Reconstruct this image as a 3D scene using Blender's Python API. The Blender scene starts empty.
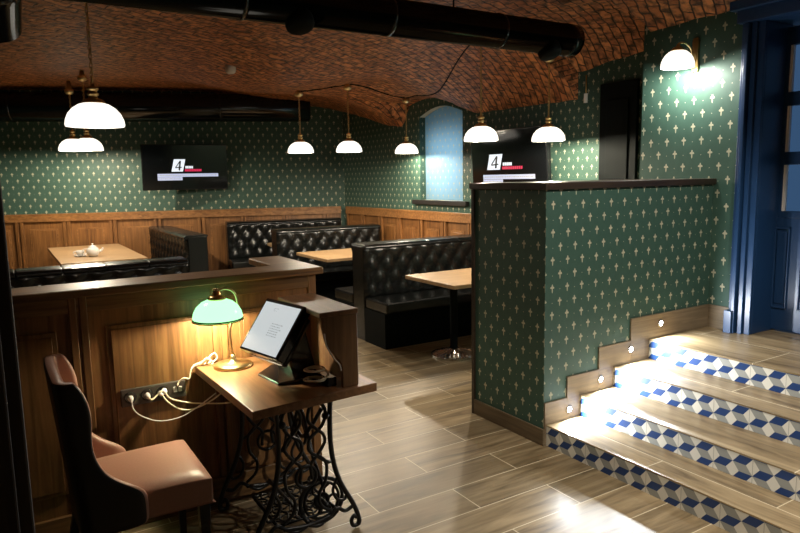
import bpy, bmesh, math, random
from mathutils import Vector, Matrix
import numpy as np

SC = bpy.context.scene
COL = SC.collection
PI = math.pi
rnd = random.Random(7)

# ------------------------------------------------------------------ camera, world, exposure
EYE = 1.65
cam_data = bpy.data.cameras.new('camera')
cam_data.sensor_width = 36.0
cam_data.lens = 29.413
cam_data.clip_start = 0.05
cam = bpy.data.objects.new('camera', cam_data)
COL.objects.link(cam)
yaw, pitch, roll = math.radians(58.56040744), math.radians(7.71708712), math.radians(-1.03104945)
Fw = Vector((math.cos(yaw)*math.cos(pitch), math.sin(yaw)*math.cos(pitch), -math.sin(pitch)))
r0 = Fw.cross(Vector((0, 0, 1))).normalized()
u0 = r0.cross(Fw)
Rt = math.cos(roll)*r0 + math.sin(roll)*u0
Up = -math.sin(roll)*r0 + math.cos(roll)*u0
M = Matrix((Rt, Up, -Fw)).transposed().to_4x4()
M.translation = Vector((0, 0, EYE))
cam.matrix_world = M
SC.camera = cam

world = bpy.data.worlds.new('dusk')
SC.world = world
world.use_nodes = True
bg = world.node_tree.nodes['Background']
bg.inputs['Color'].default_value = (0.20, 0.42, 0.80, 1)
bg.inputs['Strength'].default_value = 0.20

SC.view_settings.view_transform = 'Standard'
SC.view_settings.look = 'None'
SC.view_settings.gamma = 1.0
SC.view_settings.use_curve_mapping = False
SC.view_settings.exposure = 0.0
SC.cycles.max_bounces = 6
SC.cycles.diffuse_bounces = 2
SC.cycles.sample_clamp_indirect = 4.0

PENDANT_W = 70.0
SCONCE_W = 42.0
STEP_W = 15.0
DESK_W = 27.0
NICHE_W = 6.5
SPOT_W = 210.0
WARM = (1.0, 0.86, 0.66)
COOL = (0.93, 0.97, 1.0)

# ------------------------------------------------------------------ helpers
def link(o, parent=None):
    COL.objects.link(o)
    if parent is not None:
        o.parent = parent
    return o

def tag(o, label=None, cat=None, group=None, kind=None):
    if label: o['label'] = label
    if cat: o['category'] = cat
    if group: o['group'] = group
    if kind: o['kind'] = kind
    return o

def empty(name, loc=(0, 0, 0), rz=0.0, label=None, cat=None, group=None):
    o = bpy.data.objects.new(name, None)
    o.empty_display_size = 0.1
    link(o)
    o.location = loc
    o.rotation_euler = (0, 0, rz)
    return tag(o, label, cat, group)

class MB:
    """mesh builder: verts, faces, material slots, uvs"""
    def __init__(s):
        s.v, s.f, s.m, s.uv, s.sm = [], [], [], [], []
    def face(s, pts, mi=0, uv=None, smooth=False):
        b = len(s.v)
        s.v += [tuple(p) for p in pts]
        s.f.append(list(range(b, b+len(pts)))); s.m.append(mi); s.uv.append(uv); s.sm.append(smooth)
    def add(s, verts, faces, mi=0, smooth=False):
        b = len(s.v)
        s.v += [tuple(p) for p in verts]
        for f in faces:
            s.f.append([b+i for i in f]); s.m.append(mi); s.uv.append(None); s.sm.append(smooth)
        return s
    def box(s, x0, x1, y0, y1, z0, z1, mi=0):
        V = [(x0,y0,z0),(x1,y0,z0),(x1,y1,z0),(x0,y1,z0),(x0,y0,z1),(x1,y0,z1),(x1,y1,z1),(x0,y1,z1)]
        return s.add(V, [(0,3,2,1),(4,5,6,7),(0,1,5,4),(1,2,6,5),(2,3,7,6),(3,0,4,7)], mi)
    def prism(s, poly, z0, z1, mi=0, axis='z'):
        """poly of 2D points extruded along axis (poly counter-clockwise in the other two)"""
        n = len(poly)
        def P(p, h):
            return {'z': (p[0], p[1], h), 'y': (p[0], h, p[1]), 'x': (h, p[0], p[1])}[axis]
        V = [P(p, z0) for p in poly] + [P(p, z1) for p in poly]
        F = [tuple(range(n))[::-1], tuple(range(n, 2*n))]
        F += [(i, (i+1) % n, n+(i+1) % n, n+i) for i in range(n)]
        return s.add(V, F, mi)
    def lathe(s, prof, c=(0, 0, 0), n=24, mi=0, rot=None, smooth=True, cap=True):
        V, F = [], []
        if prof[0] == prof[-1]: cap = False
        for r, z in prof:
            for k in range(n):
                a = 2*PI*k/n
                p = Vector((r*math.cos(a), r*math.sin(a), z))
                if rot is not None: p = rot @ p
                V.append(p + Vector(c))
        for i in range(len(prof)-1):
            for k in range(n):
                F.append((i*n+k, i*n+(k+1) % n, (i+1)*n+(k+1) % n, (i+1)*n+k))
        if cap and prof[0][0] > 1e-4: F.append(tuple(range(n))[::-1])
        if cap and prof[-1][0] > 1e-4: F.append(tuple((len(prof)-1)*n+k for k in range(n)))
        return s.add(V, F, mi, smooth)
    def tube(s, pts, r, n=8, mi=0, closed=False, smooth=True):
        pts = [Vector(p) for p in pts]
        rs = r if isinstance(r, (list, tuple)) else [r]*len(pts)
        V, F = [], []
        prev = None
        m = len(pts)
        for i, p in enumerate(pts):
            if closed:
                t = pts[(i+1) % m]-pts[i-1]
            else:
                t = pts[min(i+1, m-1)]-pts[max(i-1, 0)]
            if t.length < 1e-9: t = Vector((0, 0, 1))
            t.normalize()
            if prev is None:
                a = Vector((0, 0, 1)) if abs(t.z) < 0.9 else Vector((1, 0, 0))
                u = t.cross(a).normalized()
            else:
                u = (prev - t*prev.dot(t))
                if u.length < 1e-6: u = t.cross(Vector((0, 0, 1)))
                u.normalize()
            prev = u
            w = t.cross(u)
            for k in range(n):
                a = 2*PI*k/n
                V.append(p + (u*math.cos(a)+w*math.sin(a))*rs[i])
        mm = m if closed else m-1
        for i in range(mm):
            j = (i+1) % m
            for k in range(n):
                F.append((i*n+k, i*n+(k+1) % n, j*n+(k+1) % n, j*n+k))
        if not closed:
            F.append(tuple(range(n))[::-1]); F.append(tuple((m-1)*n+k for k in range(n)))
        return s.add(V, F, mi, smooth)
    def sphere(s, c, r, n=12, mi=0, sz=1.0):
        prof = [(max(1e-5, r*math.sin(PI*i/n)), -r*sz*math.cos(PI*i/n)) for i in range(n+1)]
        return s.lathe(prof, c, n*2, mi)
    def torus(s, c, R, r, rot=None, n=20, k=6, mi=0):
        pts = []
        for i in range(n):
            p = Vector((R*math.cos(2*PI*i/n), R*math.sin(2*PI*i/n), 0))
            if rot is not None: p = rot @ p
            pts.append(p+Vector(c))
        return s.tube(pts, r, k, mi, closed=True)
    def build(s, name, mats, parent=None, bevel=0.0, seg=2):
        me = bpy.data.meshes.new(name)
        me.from_pydata(s.v, [], s.f)
        for m in (mats if isinstance(mats, (list, tuple)) else [mats]):
            me.materials.append(m)
        me.polygons.foreach_set('material_index', s.m)
        me.polygons.foreach_set('use_smooth', s.sm)
        if any(u is not None for u in s.uv):
            L = me.uv_layers.new(name='UVMap')
            for p, u in zip(me.polygons, s.uv):
                if u is not None:
                    for li, c in zip(p.loop_indices, u): L.data[li].uv = c
        me.validate()
        me.update()
        o = bpy.data.objects.new(name, me)
        link(o, parent)
        if bevel:
            b = o.modifiers.new('bevel', 'BEVEL'); b.width = bevel; b.segments = seg; b.limit_method = 'ANGLE'
        return o

def spline(pts, n=8):
    """Catmull-Rom through points"""
    P = [Vector(p) for p in pts]
    P = [P[0]*2-P[1]] + P + [P[-1]*2-P[-2]]
    out = []
    for i in range(1, len(P)-2):
        for k in range(n):
            t = k/n
            a, b, c, d = P[i-1], P[i], P[i+1], P[i+2]
            out.append(0.5*((2*b)+(c-a)*t+(2*a-5*b+4*c-d)*t*t+(3*b-a-3*c+d)*t**3))
    out.append(P[-2])
    return out

def dup_tree(o, parent=None):
    c = o.copy(); COL.objects.link(c)
    if parent is not None: c.parent = parent
    for ch in list(o.children): dup_tree(ch, c)
    return c

# ------------------------------------------------------------------ materials
def mat(name):
    m = bpy.data.materials.new(name); m.use_nodes = True
    nt = m.node_tree
    return m, nt, nt.nodes['Principled BSDF']

def plain(name, col, rough=0.5, metal=0.0, spec=0.5, emit=None, strength=0.0, noise=0.0, bump=0.0, bscale=60):
    m, nt, p = mat(name)
    p.inputs['Base Color'].default_value = (*col, 1)
    p.inputs['Roughness'].default_value = rough
    p.inputs['Metallic'].default_value = metal
    p.inputs['Specular IOR Level'].default_value = spec
    if emit:
        p.inputs['Emission Color'].default_value = (*emit, 1)
        p.inputs['Emission Strength'].default_value = strength
    if noise or bump:
        tc = nt.nodes.new('ShaderNodeTexCoord')
        n = nt.nodes.new('ShaderNodeTexNoise'); n.inputs['Scale'].default_value = bscale; n.inputs['Detail'].default_value = 4
        nt.links.new(tc.outputs['Object'], n.inputs['Vector'])
        if noise:
            mx = nt.nodes.new('ShaderNodeMix'); mx.data_type = 'RGBA'
            mx.inputs[6].default_value = (*[c*(1-noise) for c in col], 1)
            mx.inputs[7].default_value = (*[min(1, c*(1+noise)) for c in col], 1)
            nt.links.new(n.outputs['Fac'], mx.inputs[0]); nt.links.new(mx.outputs[2], p.inputs['Base Color'])
        if bump:
            b = nt.nodes.new('ShaderNodeBump'); b.inputs['Strength'].default_value = bump; b.inputs['Distance'].default_value = 0.004
            nt.links.new(n.outputs['Fac'], b.inputs['Height']); nt.links.new(b.outputs['Normal'], p.inputs['Normal'])
    return m

def wood(name, c0, c1, axis='z', rough=0.42, scale=1.0):
    m, nt, p = mat(name)
    tc = nt.nodes.new('ShaderNodeTexCoord')
    mp = nt.nodes.new('ShaderNodeMapping')
    sc = {'x': (1.2, 22, 22), 'y': (22, 1.2, 22), 'z': (22, 22, 1.2)}[axis]
    mp.inputs['Scale'].default_value = tuple(s*scale for s in sc)
    nt.links.new(tc.outputs['Object'], mp.inputs['Vector'])
    n = nt.nodes.new('ShaderNodeTexNoise'); n.inputs['Scale'].default_value = 1.6; n.inputs['Detail'].default_value = 7; n.inputs['Roughness'].default_value = 0.62
    n.inputs['Distortion'].default_value = 0.6
    nt.links.new(mp.outputs['Vector'], n.inputs['Vector'])
    n2 = nt.nodes.new('ShaderNodeTexNoise'); n2.inputs['Scale'].default_value = 3.0; n2.inputs['Detail'].default_value = 2
    nt.links.new(tc.outputs['Object'], n2.inputs['Vector'])
    ramp = nt.nodes.new('ShaderNodeValToRGB')
    e = ramp.color_ramp.elements
    e[0].position = 0.33; e[0].color = (*c0, 1)
    e[1].position = 0.68; e[1].color = (*c1, 1)
    ad = nt.nodes.new('ShaderNodeMath'); ad.operation = 'MULTIPLY_ADD'; ad.inputs[1].default_value = 0.35; ad.inputs[2].default_value = -0.17
    nt.links.new(n2.outputs['Fac'], ad.inputs[0])
    ad2 = nt.nodes.new('ShaderNodeMath'); ad2.operation = 'ADD'
    nt.links.new(n.outputs['Fac'], ad2.inputs[0]); nt.links.new(ad.outputs[0], ad2.inputs[1])
    nt.links.new(ad2.outputs[0], ramp.inputs['Fac'])
    nt.links.new(ramp.outputs['Color'], p.inputs['Base Color'])
    p.inputs['Roughness'].default_value = rough
    b = nt.nodes.new('ShaderNodeBump'); b.inputs['Strength'].default_value = 0.25; b.inputs['Distance'].default_value = 0.002
    nt.links.new(n.outputs['Fac'], b.inputs['Height']); nt.links.new(b.outputs['Normal'], p.inputs['Normal'])
    return m

def wallpaper(name, base, dark):
    """UV: one unit = one motif spacing horizontally and one row pair vertically"""
    m, nt, p = mat(name)
    N, Lk = nt.nodes, nt.links
    uv = N.new('ShaderNodeUVMap'); uv.uv_map = 'UVMap'
    sep = N.new('ShaderNodeSeparateXYZ'); Lk.new(uv.outputs['UV'], sep.inputs[0])
    def op(o, a, b=None, c=None):
        n = N.new('ShaderNodeMath'); n.operation = o
        for i, x in enumerate((a, b, c)):
            if x is None: continue
            if isinstance(x, (int, float)): n.inputs[i].default_value = x
            else: Lk.new(x, n.inputs[i])
        return n.outputs[0]
    def cell(ox, oy):                      # local coords centred on a motif, in metres-like units (0.125 x 0.167)
        x = op('SUBTRACT', op('FRACT', op('ADD', sep.outputs['X'], ox)), 0.5)
        y = op('SUBTRACT', op('FRACT', op('ADD', sep.outputs['Y'], oy)), 0.5)
        return op('MULTIPLY', x, 0.125), op('MULTIPLY', y, 0.167)
    def ell(xy, cx, cy, rx, ry):
        a = op('DIVIDE', op('SUBTRACT', xy[0], cx), rx)
        b = op('DIVIDE', op('SUBTRACT', xy[1], cy), ry)
        return op('LESS_THAN', op('ADD', op('MULTIPLY', a, a), op('MULTIPLY', b, b)), 1.0)
    tot = None
    for ox, oy in ((0.0, 0.0), (0.5, 0.5)):
        c = cell(ox, oy)
        for e in ((0, .012, .0058, .0138), (0, .003, .0168, .0051), (.0098, .006, .0052, .0058), (-.0098, .006, .0052, .0058), (0, -.012, .0042, .0170)):
            k = ell(c, *e)
            tot = k if tot is None else op('MAXIMUM', tot, k)
    for ox, oy in ((0.5, 0.04), (0.0, 0.54)):
        k = ell(cell(ox, oy), 0, 0, .0032, .0032)
        tot = op('MAXIMUM', tot, op('MULTIPLY', k, 0.7))
    nz = N.new('ShaderNodeTexNoise'); nz.inputs['Scale'].default_value = 3.0; nz.inputs['Detail'].default_value = 3
    Lk.new(uv.outputs['UV'], nz.inputs['Vector'])
    g = N.new('ShaderNodeMix'); g.data_type = 'RGBA'
    g.inputs[6].default_value = (*dark, 1); g.inputs[7].default_value = (*base, 1)
    Lk.new(nz.outputs['Fac'], g.inputs[0])
    mx = N.new('ShaderNodeMix'); mx.data_type = 'RGBA'
    mx.inputs[7].default_value = (0.40, 0.375, 0.27, 1)
    Lk.new(tot, mx.inputs[0]); Lk.new(g.outputs[2], mx.inputs[6])
    Lk.new(mx.outputs[2], p.inputs['Base Color'])
    p.inputs['Roughness'].default_value = 0.55
    p.inputs['Specular IOR Level'].default_value = 0.3
    return m

def bricks(name):
    m, nt, p = mat(name)
    N, Lk = nt.nodes, nt.links
    uv = N.new('ShaderNodeUVMap'); uv.uv_map = 'UVMap'
    nz = N.new('ShaderNodeTexNoise'); nz.inputs['Scale'].default_value = 7.0; nz.inputs['Detail'].default_value = 3
    Lk.new(uv.outputs['UV'], nz.inputs['Vector'])
    mp = N.new('ShaderNodeMapping'); mp.inputs['Rotation'].default_value = (0, 0, math.radians(-24))
    ad = N.new('ShaderNodeMix'); ad.data_type = 'RGBA'; ad.blend_type = 'ADD'; ad.inputs[0].default_value = 0.06
    Lk.new(uv.outputs['UV'], ad.inputs[6]); Lk.new(nz.outputs['Color'], ad.inputs[7])
    Lk.new(ad.outputs[2], mp.inputs['Vector'])
    b = N.new('ShaderNodeTexBrick')
    b.inputs['Scale'].default_value = 1.0
    b.inputs['Brick Width'].default_value = 0.17
    b.inputs['Row Height'].default_value = 0.072
    b.inputs['Mortar Size'].default_value = 0.007
    b.inputs['Mortar Smooth'].default_value = 0.5
    b.inputs['Color1'].default_value = (0.66, 0.29, 0.115, 1)
    b.inputs['Color2'].default_value = (0.38, 0.135, 0.050, 1)
    b.inputs['Mortar'].default_value = (0.05, 0.022, 0.012, 1)
    Lk.new(mp.outputs['Vector'], b.inputs['Vector'])
    n2 = N.new('ShaderNodeTexNoise'); n2.inputs['Scale'].default_value = 16.0; n2.inputs['Detail'].default_value = 6
    Lk.new(uv.outputs['UV'], n2.inputs['Vector'])
    mx = N.new('ShaderNodeMix'); mx.data_type = 'RGBA'; mx.blend_type = 'MULTIPLY'; mx.inputs[0].default_value = 0.9
    rp = N.new('ShaderNodeValToRGB'); rp.color_ramp.elements[0].position = 0.36; rp.color_ramp.elements[0].color = (0.10, 0.085, 0.08, 1)
    rp.color_ramp.elements[1].position = 0.58; rp.color_ramp.elements[1].color = (1.15, 1.05, 0.95, 1)
    Lk.new(n2.outputs['Fac'], rp.inputs['Fac'])
    Lk.new(b.outputs['Color'], mx.inputs[6]); Lk.new(rp.outputs['Color'], mx.inputs[7])
    Lk.new(mx.outputs[2], p.inputs['Base Color'])
    p.inputs['Roughness'].default_value = 0.5
    p.inputs['Specular IOR Level'].default_value = 0.45
    bp = N.new('ShaderNodeBump'); bp.inputs['Strength'].default_value = 0.9; bp.inputs['Distance'].default_value = 0.02
    mt = N.new('ShaderNodeMath'); mt.operation = 'MULTIPLY_ADD'; mt.inputs[1].default_value = -1.0
    Lk.new(b.outputs['Fac'], mt.inputs[0]); Lk.new(n2.outputs['Fac'], mt.inputs[2])
    Lk.new(mt.outputs[0], bp.inputs['Height']); Lk.new(bp.outputs['Normal'], p.inputs['Normal'])
    return m

def planks(name, w=0.24, l=0.90, ox=0.0, oy=0.0, rot=0.0, k=1.0, vz=False):
    m, nt, p = mat(name)
    N, Lk = nt.nodes, nt.links
    tc = N.new('ShaderNodeTexCoord')
    mp = N.new('ShaderNodeMapping'); mp.inputs['Location'].default_value = (ox, oy, 0); mp.inputs['Rotation'].default_value = (0, 0, rot)
    Lk.new(tc.outputs['Object'], mp.inputs['Vector'])
    b = N.new('ShaderNodeTexBrick')
    b.inputs['Scale'].default_value = 1.0
    b.inputs['Brick Width'].default_value = l; b.inputs['Row Height'].default_value = w
    b.inputs['Mortar Size'].default_value = 0.0027; b.inputs['Mortar Smooth'].default_value = 0.1
    b.inputs['Color1'].default_value = (0.0, 0.0, 0.0, 1); b.inputs['Color2'].default_value = (1, 1, 1, 1)
    b.inputs['Mortar'].default_value = (0.5, 0.5, 0.5, 1)
    Lk.new(mp.outputs['Vector'], b.inputs['Vector'])
    st = N.new('ShaderNodeMapping'); st.inputs['Scale'].default_value = (1.6, 16, 16)
    Lk.new(mp.outputs['Vector'], st.inputs['Vector'])
    off = N.new('ShaderNodeMix'); off.data_type = 'RGBA'; off.blend_type = 'ADD'; off.inputs[0].default_value = 8.0
    off.clamp_factor = False
    Lk.new(st.outputs['Vector'], off.inputs[6]); Lk.new(b.outputs['Color'], off.inputs[7])
    n = N.new('ShaderNodeTexNoise'); n.inputs['Scale'].default_value = 1.0; n.inputs['Detail'].default_value = 7; n.inputs['Roughness'].default_value = 0.6; n.inputs['Distortion'].default_value = 0.9
    Lk.new(off.outputs[2], n.inputs['Vector'])
    rp = N.new('ShaderNodeValToRGB')
    e = rp.color_ramp.elements
    e[0].position = 0.30; e[0].color = (0.11*k, 0.078*k, 0.042*k, 1)
    e[1].position = 0.72; e[1].color = (0.38*k, 0.295*k, 0.175*k, 1)
    x = rp.color_ramp.elements.new(0.5); x.color = (0.25*k, 0.188*k, 0.106*k, 1)
    Lk.new(n.outputs['Fac'], rp.inputs['Fac'])
    tint = N.new('ShaderNodeMix'); tint.data_type = 'RGBA'; tint.blend_type = 'MULTIPLY'; tint.inputs[0].default_value = 1.0
    r2 = N.new('ShaderNodeValToRGB'); r2.color_ramp.elements[0].color = (0.74, 0.72, 0.68, 1); r2.color_ramp.elements[1].color = (1.12, 1.1, 1.08, 1)
    Lk.new(b.outputs['Color'], r2.inputs['Fac'])
    Lk.new(rp.outputs['Color'], tint.inputs[6]); Lk.new(r2.outputs['Color'], tint.inputs[7])
    gr = N.new('ShaderNodeMix'); gr.data_type = 'RGBA'; gr.inputs[7].default_value = (0.66, 0.57, 0.40, 1)
    Lk.new(b.outputs['Fac'], gr.inputs[0]); Lk.new(tint.outputs[2], gr.inputs[6])
    Lk.new(gr.outputs[2], p.inputs['Base Color'])
    p.inputs['Roughness'].default_value = 0.36
    p.inputs['Specular IOR Level'].default_value = 0.4
    bp = N.new('ShaderNodeBump'); bp.inputs['Strength'].default_value = 0.15; bp.inputs['Distance'].default_value = 0.002
    Lk.new(n.outputs['Fac'], bp.inputs['Height']); Lk.new(bp.outputs['Normal'], p.inputs['Normal'])
    return m

M_PAPER = wallpaper('green_wallpaper', (0.043, 0.092, 0.070), (0.029, 0.070, 0.053))
M_BLIND = wallpaper('pale_blind_print', (0.22, 0.36, 0.46), (0.18, 0.31, 0.40))
def make_translucent(m):
    nt = m.node_tree; p = nt.nodes['Principled BSDF']; out = nt.nodes['Material Output']
    t = nt.nodes.new('ShaderNodeBsdfTranslucent'); mx = nt.nodes.new('ShaderNodeMixShader'); mx.inputs[0].default_value = 0.6
    nt.links.new(p.inputs['Base Color'].links[0].from_socket, t.inputs['Color'])
    nt.links.new(p.outputs[0], mx.inputs[1]); nt.links.new(t.outputs[0], mx.inputs[2]); nt.links.new(mx.outputs[0], out.inputs['Surface'])
make_translucent(M_BLIND)
M_BRICK = bricks('vault_brick')
M_FLOOR = planks('plank_tile', ox=-2.39, oy=-2.437)
M_TREAD = planks('tread_tile', l=1.2, w=0.60, ox=0.3, oy=0.1, rot=PI/2)
M_OAK = wood('oak_panel', (0.11, 0.044, 0.012), (0.27, 0.120, 0.036), 'z')
M_OAKX = wood('oak_rail', (0.135, 0.056, 0.016), (0.32, 0.150, 0.048), 'x')
M_DOAK = wood('dark_oak_panel', (0.095, 0.042, 0.013), (0.25, 0.120, 0.042), 'z')
M_DOAKX = wood('dark_oak_rail', (0.085, 0.042, 0.015), (0.22, 0.115, 0.042), 'x')
M_DESK = wood('desk_wood', (0.15, 0.066, 0.026), (0.29, 0.145, 0.062), 'y', 0.34)
M_HUTCH = wood('hutch_wood', (0.12, 0.060, 0.024), (0.24, 0.125, 0.052), 'z', 0.45)
M_TABLE = wood('table_wood', (0.33, 0.20, 0.095), (0.48, 0.32, 0.17), 'x', 0.34, 0.8)
M_SKIRT = wood('skirting', (0.115, 0.082, 0.048), (0.22, 0.165, 0.10), 'x', 0.45)
M_CAPD = wood('dark_cap', (0.016, 0.010, 0.006), (0.035, 0.022, 0.013), 'x', 0.35)
M_CASING = wood('dark_casing', (0.030, 0.020, 0.011), (0.060, 0.040, 0.020), 'z', 0.6)
M_LEATHER = plain('black_leather', (0.005, 0.006, 0.006), 0.24, spec=0.42, bump=0.12, bscale=260)
M_PINK = plain('brown_leather', (0.43, 0.235, 0.175), 0.40, spec=0.5, noise=0.12, bump=0.1, bscale=140)
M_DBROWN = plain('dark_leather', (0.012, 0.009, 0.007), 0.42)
M_BLACKW = plain('black_wood', (0.012, 0.010, 0.009), 0.4)
M_IRON = plain('cast_iron', (0.012, 0.013, 0.013), 0.36, metal=0.3, spec=0.6)
M_BLACK = plain('black_gloss', (0.008, 0.009, 0.010), 0.16, spec=0.6)
M_DUCT = plain('duct_paint', (0.004, 0.006, 0.007), 0.13, spec=0.4)
M_MATTE = plain('black_matte', (0.003, 0.005, 0.005), 0.7, spec=0.1)
M_BRASS = plain('brass', (0.62, 0.42, 0.17), 0.28, metal=1.0)
M_GOLD = plain('pale_brass', (0.78, 0.60, 0.30), 0.30, metal=1.0)
M_OPAL = plain('opal_glass', (0.85, 0.83, 0.78), 0.3, emit=(1.0, 0.93, 0.80), strength=1.5)
M_BULB = plain('lit_bulb', (1, 1, 1), 0.4, emit=(1.0, 0.90, 0.74), strength=9.0)
M_GREENG = plain('green_glass', (0.10, 0.40, 0.25), 0.15, spec=0.6, emit=(0.38, 1.0, 0.46), strength=1.8)
M_GREENR = plain('green_rim', (0.01, 0.10, 0.05), 0.15, spec=0.6)
M_LED = plain('step_led', (1, 1, 1), 0.4, emit=COOL, strength=30.0)
M_WHITE = plain('white_ceramic', (0.80, 0.78, 0.74), 0.25)
M_CREAM = plain('cream_cable', (0.78, 0.70, 0.50), 0.45)
M_WPLAS = plain('white_plastic', (0.78, 0.76, 0.72), 0.4)
M_GREYP = plain('grey_plate', (0.055, 0.042, 0.034), 0.5)
M_TWHITE = plain('tile_white', (0.70, 0.68, 0.60), 0.3)
M_TGREY = plain('tile_grey', (0.30, 0.31, 0.29), 0.3)
M_TBLUE = plain('tile_blue', (0.012, 0.045, 0.16), 0.3)
M_GROUT = plain('tile_grout', (0.28, 0.27, 0.24), 0.6)
M_BLUE = plain('blue_door_paint', (0.010, 0.038, 0.105), 0.38, noise=0.1, bscale=8)
M_SCREEN = plain('tv_screen', (0.004, 0.005, 0.006), 0.09, spec=0.6)
M_SWHITE = plain('screen_white', (0.2, 0.2, 0.2), 0.3, emit=(0.86, 0.93, 1.0), strength=0.95)
M_POS = plain('till_screen', (0.35, 0.36, 0.37), 0.22, emit=(0.86, 0.93, 0.95), strength=0.62)
M_SPALE = plain('screen_pale', (0.2, 0.2, 0.2), 0.3, emit=(0.62, 0.70, 1.0), strength=0.70)
M_SRED = plain('screen_red', (0.1, 0, 0), 0.3, emit=(0.75, 0.03, 0.10), strength=0.9)
M_SDARK = plain('screen_dark', (0.01, 0.01, 0.012), 0.3)
M_SDIM = plain('screen_grey', (0.2, 0.2, 0.2), 0.3, emit=(0.55, 0.60, 0.62), strength=0.55)
M_CHROME = plain('chrome', (0.60, 0.60, 0.58), 0.22, metal=1.0)
def glass(name):
    m, nt, p = mat(name)
    p.inputs['Base Color'].default_value = (0.85, 0.93, 1.0, 1)
    p.inputs['Roughness'].default_value = 0.02
    p.inputs['Transmission Weight'].default_value = 1.0
    p.inputs['IOR'].default_value = 1.05
    return m
M_GLASS = glass('door_glass')

# ------------------------------------------------------------------ room geometry
XS = 4.75                                    # long side wall
BW0, BW1 = Vector((0.134, 11.08)), Vector((4.75, 9.43))   # back wall line
bwd = (BW1-BW0).normalized()
def back_y(x): return BW0.y + (x-BW0.x)*(BW1.y-BW0.y)/(BW1.x-BW0.x)
RISE = 0.1335
RX = [2.755, 3.042, 3.351, 3.698]            # riser planes
YW = 2.83                                    # pony wall face beside the stairs
LANDING = RISE*4

def sstep(a, b, x):
    t = np.clip((x-a)/(b-a), 0, 1); return t*t*(3-2*t)
SY = [2.0, 3.0, 3.46, 3.77, 4.18, 4.39, 4.4999, 4.5001, 6.04, 6.25, 6.55, 6.78, 7.16, 7.47, 7.63, 8.11, 8.63, 9.43, 11]
SZ = [2.72, 2.72, 2.70, 2.64, 2.61, 2.57, 2.57, 2.305, 2.335, 2.41, 2.54, 2.63, 2.64, 2.58, 2.30, 2.36, 2.50, 2.69, 2.7]
def ceil_z(x, y):
    x = np.asarray(x, float); y = np.asarray(y, float)
    zm = 2.92 - 0.10*sstep(3.4, 6.4, y) + 0.17*sstep(6.6, 10.2, y)
    zm = zm - 0.15*sstep(8.2, 9.6, y)*sstep(2.7, 3.8, x)
    zm = zm - 0.19*sstep(5.0, 6.8, y)*(1-sstep(7.3, 9.2, y))*sstep(1.5, 2.7, x)
    zm = zm + 0.10*np.exp(-(((x-3.7)/0.5)**2+((y-6.7)/0.6)**2))
    s = np.interp(y, SY, SZ)
    wall = np.where(y < 3.47, 4.36, XS)
    d = np.clip(wall-x, 0, None)
    W = np.where(y < 4.5, 0.9, 1.35)
    t = np.clip(1-d/W, 0, 1)
    g = 1-np.sqrt(np.clip(1-t**2, 0, 1))
    g = 0.55*g+0.45*t**2
    return zm-(zm-s)*g

def build_ceiling():
    xs = np.arange(-3.0, 5.31, 0.075)
    ys = sorted(list(np.arange(-2.6, 12.7, 0.075)) + [4.4998, 4.5002])
    V, F, UV = [], [], []
    X, Y = np.meshgrid(xs, ys)
    Z = ceil_z(X, Y)
    Z = Z + 0.006*np.sin(X*23.1+Y*3.7)*np.sin(Y*19.3-X*5.1)
    nx, ny = len(xs), len(ys)
    me = bpy.data.meshes.new('ceiling')
    V = np.stack([X, Y, Z], -1).reshape(-1, 3)
    for j in range(ny-1):
        for i in range(nx-1):
            a = j*nx+i
            F.append((a, a+nx, a+nx+1, a+1))
    me.from_pydata(V.tolist(), [], F)
    L = me.uv_layers.new(name='UVMap')
    for p in me.polygons:
        step = abs(p.normal.z) < 0.3
        for li in p.loop_indices:
            v = me.vertices[me.loops[li].vertex_index].co
            L.data[li].uv = (v.x, v.z*1.5) if step else (v.x, v.y)
    me.polygons.foreach_set('use_smooth', [abs(p.normal.z) >= 0.3 for p in me.polygons])
    me.materials.append(M_BRICK)
    o = bpy.data.objects.new('ceiling', me); link(o); tag(o, kind='structure')
build_ceiling()

fl = MB(); fl.box(-3.0, 6.0, -2.6, 12.7, -0.1, 0.0)
tag(fl.build('floor', M_FLOOR), kind='structure')
ld = MB(); ld.box(RX[3]+0.012, 6.0, -1.0, YW, 0.0, LANDING)
tag(ld.build('floor_landing', M_TREAD), kind='structure')

A_, B_ = 0.125, 0.167
def paper_quad(mb, p0, p1, z0, z1, sc=1.0, u0=0.0, v0=0.0):
    """vertical wallpaper quad from plan point p0 to p1, facing left of p0->p1 seen from above reversed"""
    p0, p1 = Vector(p0), Vector(p1)
    L = (p1-p0).length
    uv = [(u0, v0+z0/(B_*sc)), (u0+L/(A_*sc), v0+z0/(B_*sc)), (u0+L/(A_*sc), v0+z1/(B_*sc)), (u0, v0+z1/(B_*sc))]
    mb.face([(p0.x, p0.y, z0), (p1.x, p1.y, z0), (p1.x, p1.y, z1), (p0.x, p0.y, z1)], 0, uv)

TOPZ = 3.15
# back wall (a slab: papered face plus thickness)
def back_wall():
    mb = MB()
    a = BW0 - bwd*3.32; b = BW1 + bwd*0.2
    paper_quad(mb, a, b, 0, TOPZ, 1.10, 0.2, 0.25)
    n = Vector((-bwd.y, bwd.x))*0.2
    mb.face([(a.x, a.y, 0), (a.x, a.y, TOPZ), (a.x+n.x, a.y+n.y, TOPZ), (a.x+n.x, a.y+n.y, 0)], 0, [(0, 0)]*4)
    mb.face([(a.x+n.x, a.y+n.y, 0), (a.x+n.x, a.y+n.y, TOPZ), (b.x+n.x, b.y+n.y, TOPZ), (b.x+n.x, b.y+n.y, 0)], 0, [(0, 0)]*4)
    mb.face([(b.x, b.y, 0), (b.x+n.x, b.y+n.y, 0), (b.x+n.x, b.y+n.y, TOPZ), (b.x, b.y, TOPZ)], 0, [(0, 0)]*4)
    tag(mb.build('wall_back', M_PAPER), kind='structure')
back_wall()

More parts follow.
